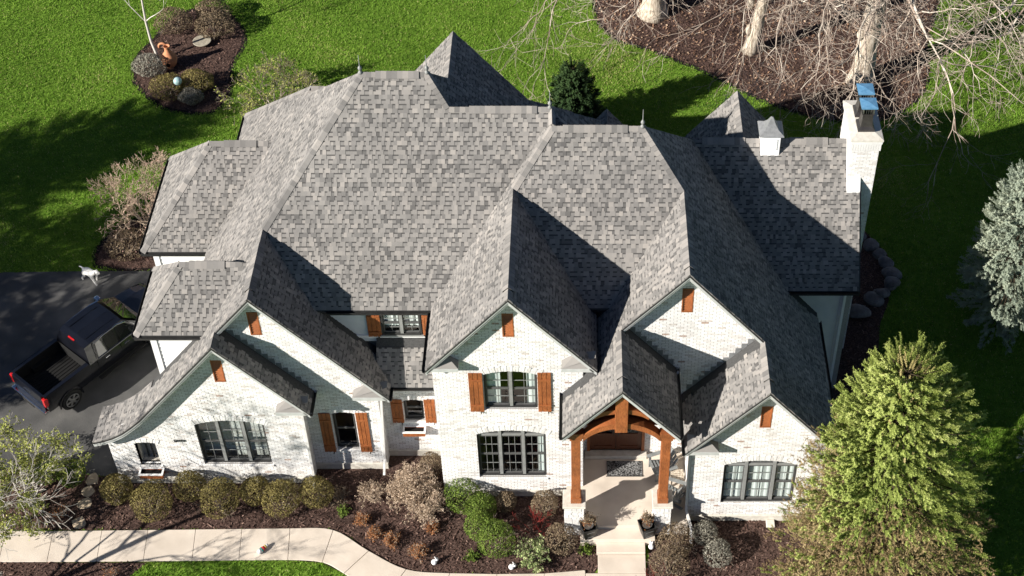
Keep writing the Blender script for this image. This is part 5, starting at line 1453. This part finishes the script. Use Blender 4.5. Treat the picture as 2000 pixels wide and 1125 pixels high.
oak((20.5, 24.5), [(0, 0, 0), (0, 0, 3), (-.2, -.2, 7), (-.3, 0, 12)], [.4, .37, .32, .18],
    [((-.2, -.3, 8.0), (-1, -.7, -.36), 6.4, .13, 3), ((-.2, -.3, 8.6), (-.75, -1, -.42), 6.6, .13, 3), ((-.2, -.3, 8.6), (-.3, -1, -.40), 6.6, .12, 3), ((-.2, -.3, 7.2), (-1, -.9, -.36), 6.4, .10, 3), ((-.2, -.3, 7.4), (-.55, -1, -.34), 6.4, .10, 3), ((-.2, -.3, 7.0), (0, -1, -.36), 6.0, .10, 3), ((-.2, -.1, 8.2), (-1, -.25, -.35), 6.0, .13, 3), ((-.3, 0, 10), (.4, .3, 1), 5, .13, 2)],
    'bare oak off the right edge reaching pale limbs over the lawn', 11)
# bare tree at the lower left whose shadow crosses the walk and the garage wall
t = thing('bare_tree', 'pale bare tree at the lower left corner reaching twigs over the walk', 'tree', (-19.9, -4.75, 0)); rg = random.Random(14); out = []
pp = [Vector((0, 0, 0)), Vector((.05, .05, 1.6)), Vector((0, .1, 3.0)), Vector((.1, .1, 4.6))]
for i in range(3): out.append((pp[i], pp[i + 1], .15 - .03 * i, .12 - .03 * i))
branch_obj('trunk', out, 'whitetwig', t, Vector((0, 0, 0)), 9); out = []
for (q, v, L, r, dp) in ((1, (.9, .9, .55), 2.4, .055, 4), (1, (1, .2, .7), 2.2, .055, 4), (1, (-.6, .9, .9), 2.2, .05, 3), (2, (.9, .5, .8), 2.2, .05, 4), (2, (-.9, .1, 1), 2.2, .05, 3), (2, (.3, 1, .7), 2.2, .05, 4), (3, (.4, .2, 1), 2.2, .05, 4), (3, (-.4, .3, 1), 2.2, .05, 3), (3, (.8, -.5, .9), 2.0, .045, 3)):
    grow(pp[q], v, L, r, dp, out, rg, .15, (2, 3), (.5, .72), .75, 0, 5, .007, .01)
branch_obj('crown', out, 'whitetwig', t, Vector((0, 0, 0)), 4)
# ================================================================== pickup truck
M['paint'] = mat('dark_truck_paint', [(0.3, (0.004, 0.0045, 0.007)), (0.7, (0.006, 0.007, 0.011))], scale=2, rough=0.3, spec=0.35, coat=0.8)
M['blackplastic'] = mat('black_plastic', [(0.3, g(0.012)), (0.7, g(0.02))], scale=20, rough=0.6)
M['liner'] = mat('bed_liner', [(0.3, g(0.005)), (0.7, g(0.009))], scale=60, rough=0.8, bump=.4)
M['darkglass'] = mat('tinted_glass', [(0.3, (0.012, 0.014, 0.014)), (0.7, (0.02, 0.022, 0.02))], scale=2, rough=0.03, spec=0.9, coat=1.0)
M['chrome'] = mat('chrome', [(0.3, g(0.62)), (0.7, g(0.7))], scale=8, rough=0.12, metal=1.0)
M['tyre'] = mat('tyre_rubber', [(0.3, g(0.012)), (0.7, g(0.022))], scale=30, rough=0.9)
M['redlens'] = mat('red_lens', [(0.3, (0.45, 0.012, 0.015)), (0.7, (0.6, 0.02, 0.02))], scale=8, rough=0.15, coat=1.0)
truck = thing('pickup_truck', 'dark pickup truck parked on the shaded driveway, tailgate towards the viewer', 'truck', (-19.2, 3.85, 0.012), R(52))
def loft(secs, close=False):
    """secs: list of (x, [(y,z)...]) half sections, mirrored to both sides"""
    mb = MB()
    for sgn in (1, -1):
        vs = []; k = len(secs[0][1])
        for x, prof in secs:
            vs += [(x, sgn * y, z) for y, z in prof]
        fs = []
        for i in range(len(secs) - 1):
            for j in range(k - 1):
                q = (i * k + j, i * k + j + 1, (i + 1) * k + j + 1, (i + 1) * k + j)
                fs.append(q[::-1] if sgn > 0 else q)
        mb.add(vs, fs)
    return mb
side = lambda w, top: [(w * .80, .40), (w * .955, .50), (w * .99, .72), (w, .86), (w * .985, 1.02), (w * .955, top)]
secs = [(0.12, side(.97, 1.30)), (0.3, side(1.0, 1.31)), (1.95, side(1.0, 1.31)), (2.05, side(1.0, 1.20)), (4.2, side(1.0, 1.20)), (5.2, side(.98, 1.14)), (5.6, side(.93, 1.06)), (5.78, side(.84, .98))]
body = loft(secs)
for sgn in (1, -1):                              # bed rails and the closed tops of cab and hood
    body.add([(.12, sgn * .93, 1.30), (1.98, sgn * .955, 1.31), (1.98, sgn * .80, 1.31), (.12, sgn * .80, 1.30)], [(0, 1, 2, 3) if sgn < 0 else (3, 2, 1, 0)])
hood = [(4.2, 1.20), (4.6, 1.23), (5.2, 1.20), (5.6, 1.10), (5.8, .98)]
for (xa, za), (xb, zb) in zip(hood[:-1], hood[1:]):
    wa = .955 if xa < 5 else .9; wb = .955 if xb < 5 else (.9 if xb < 5.5 else .82)
    body.add([(xa, -wa, za - .03), (xa, -.5, za + .02), (xa, .5, za + .02), (xa, wa, za - .03), (xb, -wb, zb - .03), (xb, -.5, zb + .02), (xb, .5, zb + .02), (xb, wb, zb - .03)], [(0, 4, 5, 1), (1, 5, 6, 2), (2, 6, 7, 3)])
body.add([(5.79, -.84, .98), (5.79, .84, .98), (5.84, .84, .45), (5.84, -.84, .45)], [(0, 1, 2, 3)])
body.add([(2.0, -.955, 1.20), (2.0, .955, 1.20), (4.2, .955, 1.20), (4.2, -.955, 1.20)], [(0, 1, 2, 3)])
body.build('body', 'paint', truck, smooth=False)
lin = MB()
lin.add([(.18, -.80, .78), (.18, .80, .78), (1.98, .80, .78), (1.98, -.80, .78)], [(0, 3, 2, 1)])
for y, f in ((-.80, 0), (.80, 1)): lin.add([(.18, y, .78), (1.98, y, .78), (1.98, y, 1.31), (.18, y, 1.31)], [(0, 1, 2, 3) if f else (3, 2, 1, 0)])
lin.add([(1.98, -.80, .78), (1.98, .80, .78), (1.98, .80, 1.31), (1.98, -.80, 1.31)], [(0, 1, 2, 3)])
for y in np.arange(-.7, .75, .14): lin.box(.2, 1.96, y - .03, y + .03, .781, .80)
for sgn in (-1, 1): lin.box(.75, 1.45, sgn * .8 - (.16 if sgn > 0 else 0), sgn * .8 + (.16 if sgn < 0 else 0), .781, 1.0)
lin.build('bed_liner', 'liner', truck)
tg = MB().box(.06, .18, -.82, .82, .62, 1.31).build('tailgate', 'paint', truck, bevel=.02)
MB().box(.04, .062, -.18, .18, 1.02, 1.10).build('tailgate_handle', 'chrome', tg)
MB().box(.05, .06, -.55, .55, .80, .83).build('tailgate_trim', 'chrome', tg)
MB().box(-.06, .14, -.95, .95, .50, .64).build('rear_bumper', 'chrome', truck, bevel=.03)
MB().box(-.065, .02, -.3, .3, .45, .56).build('number_plate_panel', 'blackplastic', truck)
for y in (-.90, .90): MB().box(.05, .20, y - .075, y + .075, .84, 1.22).build('tail_light', 'redlens', truck, bevel=.02)
# cab: pillars and roof as a tapered shell with panes set into it
cab = [(2.02, .93, 1.20, 0), (2.12, .70, 1.84, 1), (2.35, .71, 1.90, 1), (3.3, .71, 1.915, 1), (3.75, .69, 1.87, 1), (4.55, .88, 1.21, 0)]
cb = MB()
roof_pts = [c for c in cab if c[3]]
for (xa, wa, za, _), (xb, wb, zb, _) in zip(cab[:-1], cab[1:]):
    cb.add([(xa, -wa, za), (xa, 0, za + .03), (xa, wa, za), (xb, -wb, zb), (xb, 0, zb + .03), (xb, wb, zb)], [(0, 3, 4, 1), (1, 4, 5, 2)])
for s in (1, -1):
    low = [(2.02, s * .945, 1.20), (4.55, s * .93, 1.20)]
    top = [(2.12, s * .70, 1.84), (2.35, s * .71, 1.90), (3.3, s * .71, 1.915), (3.75, s * .69, 1.87)]
    pl_ = low + top[::-1]
    cb.add(pl_, [tuple(range(6)) if s < 0 else tuple(range(6))[::-1]])
cabo = cb.build('cab', 'paint', truck)
for y in (-.45, 0, .45): MB().bar((2.4, y, 1.935), (3.6, y, 1.925), .03, .012).build('roof_rib', 'paint', cabo)
def on_side(s, x, z, off=.012):                 # point on the sloping cab flank
    t = (z - 1.20) / .68; return (x, s * (.945 + (.705 - .945) * t + off), z)
for s in (1, -1):
    o4 = lambda *p: [on_side(s, x, z) for x, z in p]
    for p in (((2.42, 1.27), (2.78, 1.27), (2.78, 1.80), (2.52, 1.78)), ((2.84, 1.27), (3.28, 1.27), (3.28, 1.83), (2.84, 1.82)), ((3.36, 1.27), (4.15, 1.27), (3.78, 1.74), (3.5, 1.82), (3.36, 1.83))):
        MB().add(o4(*p), [tuple(range(len(p))) if s < 0 else tuple(range(len(p)))[::-1]]).build('side_window', 'darkglass', cabo)
    rim = [(2.36, 1.24), (2.45, 1.82), (2.9, 1.865), (3.5, 1.865), (3.82, 1.77), (4.25, 1.24)]
    mb = MB()
    for a, b in zip(rim, rim[1:] + rim[:1]): mb.bar(on_side(s, *a, .016), on_side(s, *b, .018), .05, .04)
    mb.build('window_trim', 'chrome', cabo)
    for x in (2.62, 3.45): MB().box(x, x + .2, s * .99 - .03, s * .99 + .03, 1.06, 1.10).build('door_handle', 'chrome', truck, bevel=.01)
    for x in (2.30, 3.32, 4.28): MB().box(x - .006, x + .006, s * .975 - .03, s * .975 + .028, .55, 1.19).build('door_gap', 'blackplastic', truck)
    m_ = MB().box(3.98, 4.16, s * 1.20 - .13, s * 1.20 + .13, 1.24, 1.44).build('door_mirror', 'chrome', truck, bevel=.04)
    MB().box(3.965, 3.98, s * 1.20 - .10, s * 1.20 + .10, 1.27, 1.41).build('mirror_glass', 'chrome', m_)
    MB().bar((4.08, s * .93, 1.24), (4.08, s * 1.1, 1.30), .06, .05).build('mirror_arm', 'paint', m_)
    MB().bar((2.2, s * 1.0, .38), (4.2, s * 1.0, .38), .16, .05).build('side_step', 'blackplastic', truck)
    MB().box(5.68, 5.82, s * .70 - .14, s * .70 + .14, .82, .98).build('headlight', 'darkglass', truck, bevel=.02)
    for x in (.98, 4.72):
        w = empty('wheel', (x, s * .86, .40), 0, truck)
        MB().tube([(0, -.14, 0), (0, -.12, 0), (0, .12, 0), (0, .14, 0)], [.36, .40, .40, .36], 24).build('tyre', 'tyre', w, smooth=False)
        mb = MB(); yo = s * .145
        mb.tube([(0, yo - s * .06, 0), (0, yo, 0)], [.25, .25], 20, cap=True)
        mb.build('rim_dish', 'blackplastic', w)
        mb = MB()
        for k in range(6):
            a = k * math.pi / 3; mb.bar((math.cos(a) * .05, yo + s * .012, math.sin(a) * .05), (math.cos(a) * .25, yo + s * .012, math.sin(a) * .25), .02, .075, up=(-math.sin(a), 0, math.cos(a)))
        mb.tube([(0, yo, 0), (0, yo + s * .025, 0)], .065, 12)
        for k in range(20):
            a0 = k * math.pi / 10; a1 = (k + 1) * math.pi / 10
            mb.bar((math.cos(a0) * .255, yo + s * .01, math.sin(a0) * .255), (math.cos(a1) * .255, yo + s * .01, math.sin(a1) * .255), .03, .02, up=(0, 1, 0))
        mb.build('rim', 'metal', w)
        mb = MB()
        for k in range(10):
            a0 = -.15 + k * (math.pi + .3) / 10; a1 = -.15 + (k + 1) * (math.pi + .3) / 10
            mb.bar((x + math.cos(a0) * .47, s * 1.0, .42 + math.sin(a0) * .46), (x + math.cos(a1) * .47, s * 1.0, .42 + math.sin(a1) * .46), .05, .06, up=(0, 1, 0))
        mb.build('wheel_arch', 'paint', truck)
        mb = MB(); pts = [(x + math.cos(k * math.pi / 12) * .455, s * 1.001, .40 + math.sin(k * math.pi / 12) * .44) for k in range(13)] 
        mb.add(pts, [tuple(range(13)) if s < 0 else tuple(range(13))[::-1]]); mb.build('wheel_well', 'blackplastic', truck)
        w.location.y = s * .90
MB().add([(2.045, -.83, 1.27), (2.045, .83, 1.27), (2.112, .66, 1.78), (2.112, -.66, 1.78)], [(3, 2, 1, 0)]).build('rear_window', 'darkglass', cabo)
cabo.children[0].location.z = 0
MB().add([(3.83, -.68, 1.855), (4.51, -.86, 1.27), (4.51, .86, 1.27), (3.83, .68, 1.855)], [(0, 1, 2, 3)]).build('windscreen', 'darkglass', cabo).location = (.03, 0, .03)
MB().box(2.10, 2.15, -.16, .16, 1.855, 1.895).build('brake_light', 'redlens', cabo)

# ================================================================== white dog
def skin_body(name, verts, edges, rads, m, parent, sub=2):
    me = bpy.data.meshes.new(name); me.from_pydata(verts, edges, []); o = bpy.data.objects.new(name, me); COL.objects.link(o)
    sk = o.modifiers.new('skin', 'SKIN'); sk.use_smooth_shade = True
    sv = me.skin_vertices[0].data if me.skin_vertices else None
    if sv is None:
        bpy.context.view_layer.objects.active = o; bpy.ops.mesh.customdata_skin_add(); sv = me.skin_vertices[0].data
    for i, r in enumerate(rads):
        sv[i].radius = (r, r) if not hasattr(r, '__len__') else r
    sv[0].use_root = True
    ss = o.modifiers.new('sub', 'SUBSURF'); ss.levels = sub; ss.render_levels = sub
    bpy.context.view_layer.update()
    me2 = bpy.data.meshes.new_from_object(o.evaluated_get(bpy.context.evaluated_depsgraph_get()))
    me2.materials.clear(); me2.materials.append(M[m]); bpy.data.objects.remove(o)
    o2 = bpy.data.objects.new(name, me2); link(o2, parent); o2.name = name
    return o2
M['dogfur'] = mat('white_fur', [(0.3, (0.66, 0.65, 0.62)), (0.7, (0.78, 0.77, 0.75))], scale=25, rough=0.9, bump=.5, bscale=70)
M['dognose'] = mat('dark_nose', [(0.3, g(0.02)), (0.7, g(0.03))], scale=8, rough=0.4)
dog = thing('dog', 'white dog walking along the edge of the driveway', 'dog', (-18.85, 10.02, 0.012), R(-28))
dv = [(0, 0, .52), (.18, 0, .52), (.36, 0, .50), (.47, 0, .58), (.56, 0, .68), (.66, 0, .69), (.76, 0, .65),      # pelvis..muzzle 0-6
      (-.10, 0, .56), (-.20, 0, .60), (-.30, 0, .55),                                                              # tail 7-9
      (.36, .11, .40), (.40, .11, .22), (.34, .11, .03), (.385, .11, .02),                                          # front left 10-13
      (.36, -.11, .40), (.46, -.11, .24), (.52, -.11, .05), (.565, -.11, .03),                                      # front right 14-17
      (0, .11, .42), (.06, .11, .30), (-.07, .11, .18), (-.05, .11, .03), (0, .11, .02),                            # hind left 18-22
      (0, -.11, .42), (.03, -.11, .30), (-.13, -.11, .20), (-.16, -.11, .04), (-.11, -.11, .02)]                    # hind right 23-27
de = [(0, 1), (1, 2), (2, 3), (3, 4), (4, 5), (5, 6), (0, 7), (7, 8), (8, 9), (2, 10), (10, 11), (11, 12), (12, 13), (2, 14), (14, 15), (15, 16), (16, 17), (0, 18), (18, 19), (19, 20), (20, 21), (21, 22), (0, 23), (23, 24), (24, 25), (25, 26), (26, 27)]
drr = [.12, .115, .14, .09, .085, .075, .042, .035, .028, .015, .06, .038, .03, .028, .06, .038, .03, .028, .075, .055, .034, .028, .03, .075, .055, .034, .028, .03]
skin_body('body', dv, de, drr, 'dogfur', dog)
for s in (1, -1): MB().prism([(.55, s * .05, .75), (.58, s * .085, .73), (.57, s * .10, .62), (.53, s * .095, .63)], (-.012, 0, 0)).build('ear', 'dogfur', dog)
MB().lathe([(.005, 0), (.022, .008), (.022, .022), (.005, .03)], (.80, 0, .64), 8).build('nose', 'dognose', dog)
for s in (1, -1): MB().lathe([(.003, 0), (.012, .006), (.012, .014), (.003, .02)], (.70, s * .045, .715), 8).build('eye', 'dognose', dog)

# ================================================================== porch things
M['mat'] = mat('patterned_mat', [(0.44, g(0.012)), (0.5, g(0.06)), (0.56, g(0.25))], scale=14, detail=3, rough=0.95, distort=2.0)
mt = MB().box(.82, 2.0, .78, 1.36, PF + .002, PF + .02).build('doormat', 'mat'); tag(mt, 'dark patterned doormat before the double door', 'doormat')
MB().box(.79, 2.03, .75, .78, PF + .002, PF + .018).build('mat_border', 'blackplastic', mt)
M['planterblack'] = mat('black_planter', [(0.3, g(0.016)), (0.7, g(0.024))], scale=10, rough=0.4)
def planter(x, y, z, label, seed):
    t = thing('planter', label, 'planter', (x, y, z), R(20), 'black planters flanking the steps')
    mb = MB(); a, b, h = .17, .25, .55
    mb.add([(-a, -a, .0), (a, -a, .0), (a, a, .0), (-a, a, .0), (-b, -b, h), (b, -b, h), (b, b, h), (-b, b, h), (-b + .03, -b + .03, h), (b - .03, -b + .03, h), (b - .03, b - .03, h), (-b + .03, b - .03, h), (-b + .05, -b + .05, h - .10), (b - .05, -b + .05, h - .10), (b - .05, b - .05, h - .10), (-b + .05, b - .05, h - .10)],
           [(0, 1, 5, 4), (1, 2, 6, 5), (2, 3, 7, 6), (3, 0, 4, 7), (4, 5, 9, 8), (5, 6, 10, 9), (6, 7, 11, 10), (7, 4, 8, 11), (8, 9, 13, 12), (9, 10, 14, 13), (10, 11, 15, 14), (11, 8, 12, 15), (0, 3, 2, 1)])
    mb.build('pot', 'planterblack', t)
    mb = MB()
    for s in (-1, 1):
        mb.box(-.10, .10, s * .202 - .004, s * .202 + .004, .12, .13); mb.box(-.13, .13, s * .232 - .004, s * .232 + .004, .40, .41)
    mb.build('panel_moulding', 'frame', t)
    MB().lathe([(.13, 0), (.165, .06), (.17, .10), (.15, .10), (.12, .08)], (0, 0, .46), 14).build('inner_pot', 'metal', t)
    rg = random.Random(seed); out = []
    for i in range(22):
        a_ = rg.uniform(0, 6.28); v = Vector((math.cos(a_) * .20, math.sin(a_) * .20, rg.uniform(.30, .55)))
        grow((0, .06, .52), v, v.length * .6, .008, 1, out, rg, .15, (2, 3), (.4, .6), .7, 0, 3, .004)
    branch_obj('stems', out, 'twig', t, Vector((0, 0, 0)), 3)
    ends = np.array([tuple(s[1]) for s in out]); idx = RNG.integers(0, len(ends), 420)
    leaves_at(ends[idx] + RNG.normal(0, .03, (420, 3)), np.tile([0, 0, 1.], (420, 1)), .026, 'brown', 'foliage', t, np.clip(RNG.normal(.6, .25, 420), 0, 1), jit=1.2)
    idx = RNG.integers(0, len(ends), 160)
    leaves_at(ends[idx] * [1, 1, .8] + [0, 0, .04], np.tile([0, 0, 1.], (160, 1)), .03, 'rust', 'dry_leaves', t, np.clip(RNG.normal(.5, .25, 160), 0, 1), jit=1.2)
planter(.20, -1.33, PF - .168, 'black square planter with budding shrub left of the steps', 3)
planter(2.08, -1.30, PF - .168, 'black square planter with budding shrub right of the steps', 4)
M['greychair'] = mat('grey_chair', [(0.3, (0.16, 0.17, 0.17)), (0.7, (0.22, 0.23, 0.23))], scale=8, rough=0.5)
def adirondack(x, y, rz, label):
    t = thing('adirondack_chair', label, 'chair', (x, y, PF + .001), rz, 'grey chairs on the porch')
    for i in range(5):                          # seat slats, front is +x
        MB().bar((.30 - i * .11, -.26, .36 - i * .03), (.30 - i * .11, .26, .36 - i * .03), .095, .02).build('seat_slat', 'greychair', t)
    for i in range(5):
        y_ = -.22 + i * .11
        MB().bar((-.16, y_, .25), (-.46, y_ * 1.15, .92 - abs(i - 2) * .05), .02, .095, up=(0, 1, 0)).build('back_slat', 'greychair', t)
    for s in (1, -1):
        MB().box(-.42, .36, s * .36 - .07, s * .36 + .07, .54, .565).build('arm', 'greychair', t, bevel=.01)
        MB().box(.24, .32, s * .31 - .015, s * .31 + .015, 0, .54).build('front_leg', 'greychair', t)
        MB().bar((.30, s * .28, .34), (-.45, s * .28, .05), .03, .12).build('rear_leg', 'greychair', t)
    MB().bar((-.33, -.30, .60), (-.33, .30, .60), .03, .07).build('back_rail', 'greychair', t)
adirondack(2.62, .95, R(200), 'grey slatted chair on the porch beside the doormat')
adirondack(2.92, -.12, R(160), 'grey slatted chair behind the right porch post')
st = thing('side_table', 'small slatted wooden side table against the porch end wall', 'table', (3.12, .52, PF + .001))
for i in range(5): MB().box(-.21, .21, -.20 + i * .085, -.13 + i * .085, .42, .445).build('top_slat', 'bark', st)
for sx in (-1, 1):
    for sy in (-1, 1): MB().box(sx * .18 - .02, sx * .18 + .02, sy * .16 - .02, sy * .16 + .02, 0, .42).build('leg', 'bark', st)

# ================================================================== garden ornaments and rocks
M['terracotta'] = mat('terracotta', [(0.3, (0.42, 0.17, 0.085)), (0.7, (0.55, 0.25, 0.13))], scale=5, rough=0.8)
M['globeglass'] = mat('pale_blue_glass', [(0.3, (0.26, 0.42, 0.44)), (0.7, (0.42, 0.56, 0.56))], scale=7, rough=0.08, spec=.8, coat=1)
M['rock'] = mat('field_stone', [(0.25, (0.07, 0.064, 0.06)), (0.5, (0.14, 0.128, 0.12)), (0.8, (0.24, 0.22, 0.205))], scale=3, detail=7, rough=0.9, bump=.7, bscale=14)
jug = thing('terracotta_jug', 'orange terracotta jug-shaped chiminea in the island bed', 'jug', (-18.35, 22.75, 0))
MB().lathe([(.16, .0), (.20, .05), (.30, .20), (.345, .38), (.33, .55), (.24, .72), (.14, .84), (.115, 1.0), (.125, 1.12), (.15, 1.16), (.13, 1.16), (.10, 1.1), (.095, .95)], (0, 0, .02), 22).build('body', 'terracotta', jug, smooth=True)
MB().tube([(.0, -.345 + .02, .36), (0, -.36, .36)], [.10, .10], 14).build('mouth', 'soil', jug)
orn = thing('terracotta_ring', 'small terracotta ornament behind the jug', 'ornament', (-18.95, 23.95, 0))
MB().tube([(math.cos(a) * .17, 0, .2 + math.sin(a) * .17) for a in np.linspace(-.4, 3.6, 12)], .055, 8).build('ring', 'terracotta', orn, smooth=True)
bb = thing('bird_bath', 'pale stone bird bath disc in the island bed', 'bird bath', (-17.25, 24.35, 0))
MB().lathe([(.16, 0), (.13, .03), (.12, .06), (.12, .10), (.14, .14)], (0, 0, .0), 14).build('pedestal', 'limestone', bb, smooth=True)
M['oldstone'] = mat('old_stone', [(0.25, (0.22, 0.20, 0.16)), (0.7, (0.42, 0.38, 0.30))], scale=8, detail=7, rough=.9, bump=.5)
MB().lathe([(.10, .14), (.34, .16), (.42, .20), (.42, .22), (.38, .215), (.12, .20)], (0, 0, 0), 24).build('bowl', 'oldstone', bb, smooth=True)
gz = thing('glass_globe', 'pale blue glass globe among the island bed shrubs', 'globe', (-17.45, 20.62, 0))
mb = MB(); mb.lathe([(max(.005, .19 * math.sin(a)), .95 - .19 * math.cos(a)) for a in np.linspace(0, math.pi, 12)], (0, 0, 0), 18); mb.build('globe', 'globeglass', gz, smooth=True)
MB().lathe([(.12, 0), (.05, .06), (.045, .7), (.08, .78)], (0, 0, 0), 10).build('stand', 'darkframe', gz)
def rock(loc, r, label, seed, group='boulders edging the right-hand bed', sq=(1, 1, .6)):
    rg = np.random.default_rng(seed); n1, n2 = 9, 12; vs = []; mb = MB()
    w = rg.normal(0, 1.6, (5, 3)); ph = rg.uniform(0, 6.28, 5)
    for i in range(n1 + 1):
        for j in range(n2):
            a = math.pi * i / n1; b = 2 * math.pi * j / n2
            d = np.array([math.sin(a) * math.cos(b), math.sin(a) * math.sin(b), math.cos(a)])
            q = r * (.85 + .36 * np.sin(d @ w.T + ph).mean() * 1.6)
            vs.append(tuple(d * q * np.array(sq)))
    fs = [(i * n2 + j, (i + 1) * n2 + j, (i + 1) * n2 + (j + 1) % n2, i * n2 + (j + 1) % n2) for i in range(n1) for j in range(n2)]
    mb.add(vs, fs); o = mb.build('boulder', 'rock'); o.location = (*loc, r * sq[2] * .6); tag(o, label, 'rock', group)
for i, (x, y, r, l) in enumerate(((10.9, 12.15, .26, 'farthest small boulder of the bed edging'), (11.25, 11.75, .30, 'boulder second from the far end of the edging'), (11.5, 11.25, .30, 'boulder third from the far end of the edging'), (11.7, 10.75, .34, 'boulder fourth from the far end of the edging'), (11.8, 10.2, .36, 'boulder at the outer bend of the edging'), (11.75, 9.62, .42, 'large boulder just below the bend of the edging'), (11.3, 9.2, .34, 'oval boulder second from the near end of the edging'), (10.95, 8.85, .36, 'round boulder at the near end of the edging'), (9.75, 5.0, .24, 'small stone beside the east wall corner board'))):
    rock((x, y), r, l, 70 + i)
rock((10.2, 8.2), .62, 'big flat grey slab stone beside the east wing wall', 90, None, (1.1, .62, .38))
M['figwhite'] = mat('white_glaze', [(0.3, g(0.74)), (0.7, g(0.8))], scale=8, rough=0.4)
M['figred'] = mat('red_glaze', [(0.3, (0.5, 0.03, 0.03)), (0.7, (0.6, 0.05, 0.04))], scale=8, rough=0.4)
M['figteal'] = mat('teal_glaze', [(0.3, (0.03, 0.3, 0.26)), (0.7, (0.05, 0.38, 0.33))], scale=8, rough=0.4)
M['figyellow'] = mat('yellow_glaze', [(0.3, (0.65, 0.5, 0.15)), (0.7, (0.72, 0.58, 0.2))], scale=8, rough=0.4)
fg = thing('garden_figurine', 'small red, teal and white figurine on the concrete walk', 'figurine', (-10.25, -1.72, .063), R(50))
for nm_, (x0, x1, ra, rb, m_) in zip(('base', 'sash', 'coat', 'face', 'hat'), ((-.20, -.08, .07, .085, 'figwhite'), (-.08, -.03, .085, .08, 'figteal'), (-.03, .06, .08, .06, 'figred'), (.06, .13, .055, .06, 'figyellow'), (.13, .21, .06, .03, 'figwhite'))):
    MB().tube([(x0, 0, .085), (x1, 0, .085)], [ra, rb], 12)  .build(nm_, m_, fg, smooth=True)
def rabbit(x, y, rz, label):
    t = thing('rabbit_figurine', label, 'figurine', (x, y, .01), rz)
    mb = MB(); mb.lathe([(max(.005, .095 * math.sin(a)), .095 - .095 * math.cos(a)) for a in np.linspace(0, math.pi, 10)], (0, 0, 0), 14); mb.build('body', 'figwhite', t, smooth=True)
    mb = MB(); mb.lathe([(max(.004, .06 * math.sin(a)), .06 - .06 * math.cos(a)) for a in np.linspace(0, math.pi, 9)], (.10, 0, .10), 12); mb.build('head', 'figwhite', t, smooth=True)
    for s in (1, -1): MB().tube([(.09, s * .02, .20), (.07, s * .03, .26), (.04, s * .035, .31)], [.015, .022, .006], 8).build('ear', 'figwhite', t, smooth=True)
rabbit(-4.72, -2.18, R(35), 'white rabbit figurine at the edge of the curved walk')
rabbit(-2.25, -2.35, R(10), 'white rabbit figurine below the hedge at the bottom edge')
rabbit(2.22, -1.62, R(80), 'white rabbit figurine beside the right planter')
sb = MB().box(6.0, 6.28, -.88, -.60, .01, .10).build('splash_block', 'limestone', bevel=.02); tag(sb, 'small stone block against the foot of the right front gable', 'block')
scene.render.engine = 'CYCLES'
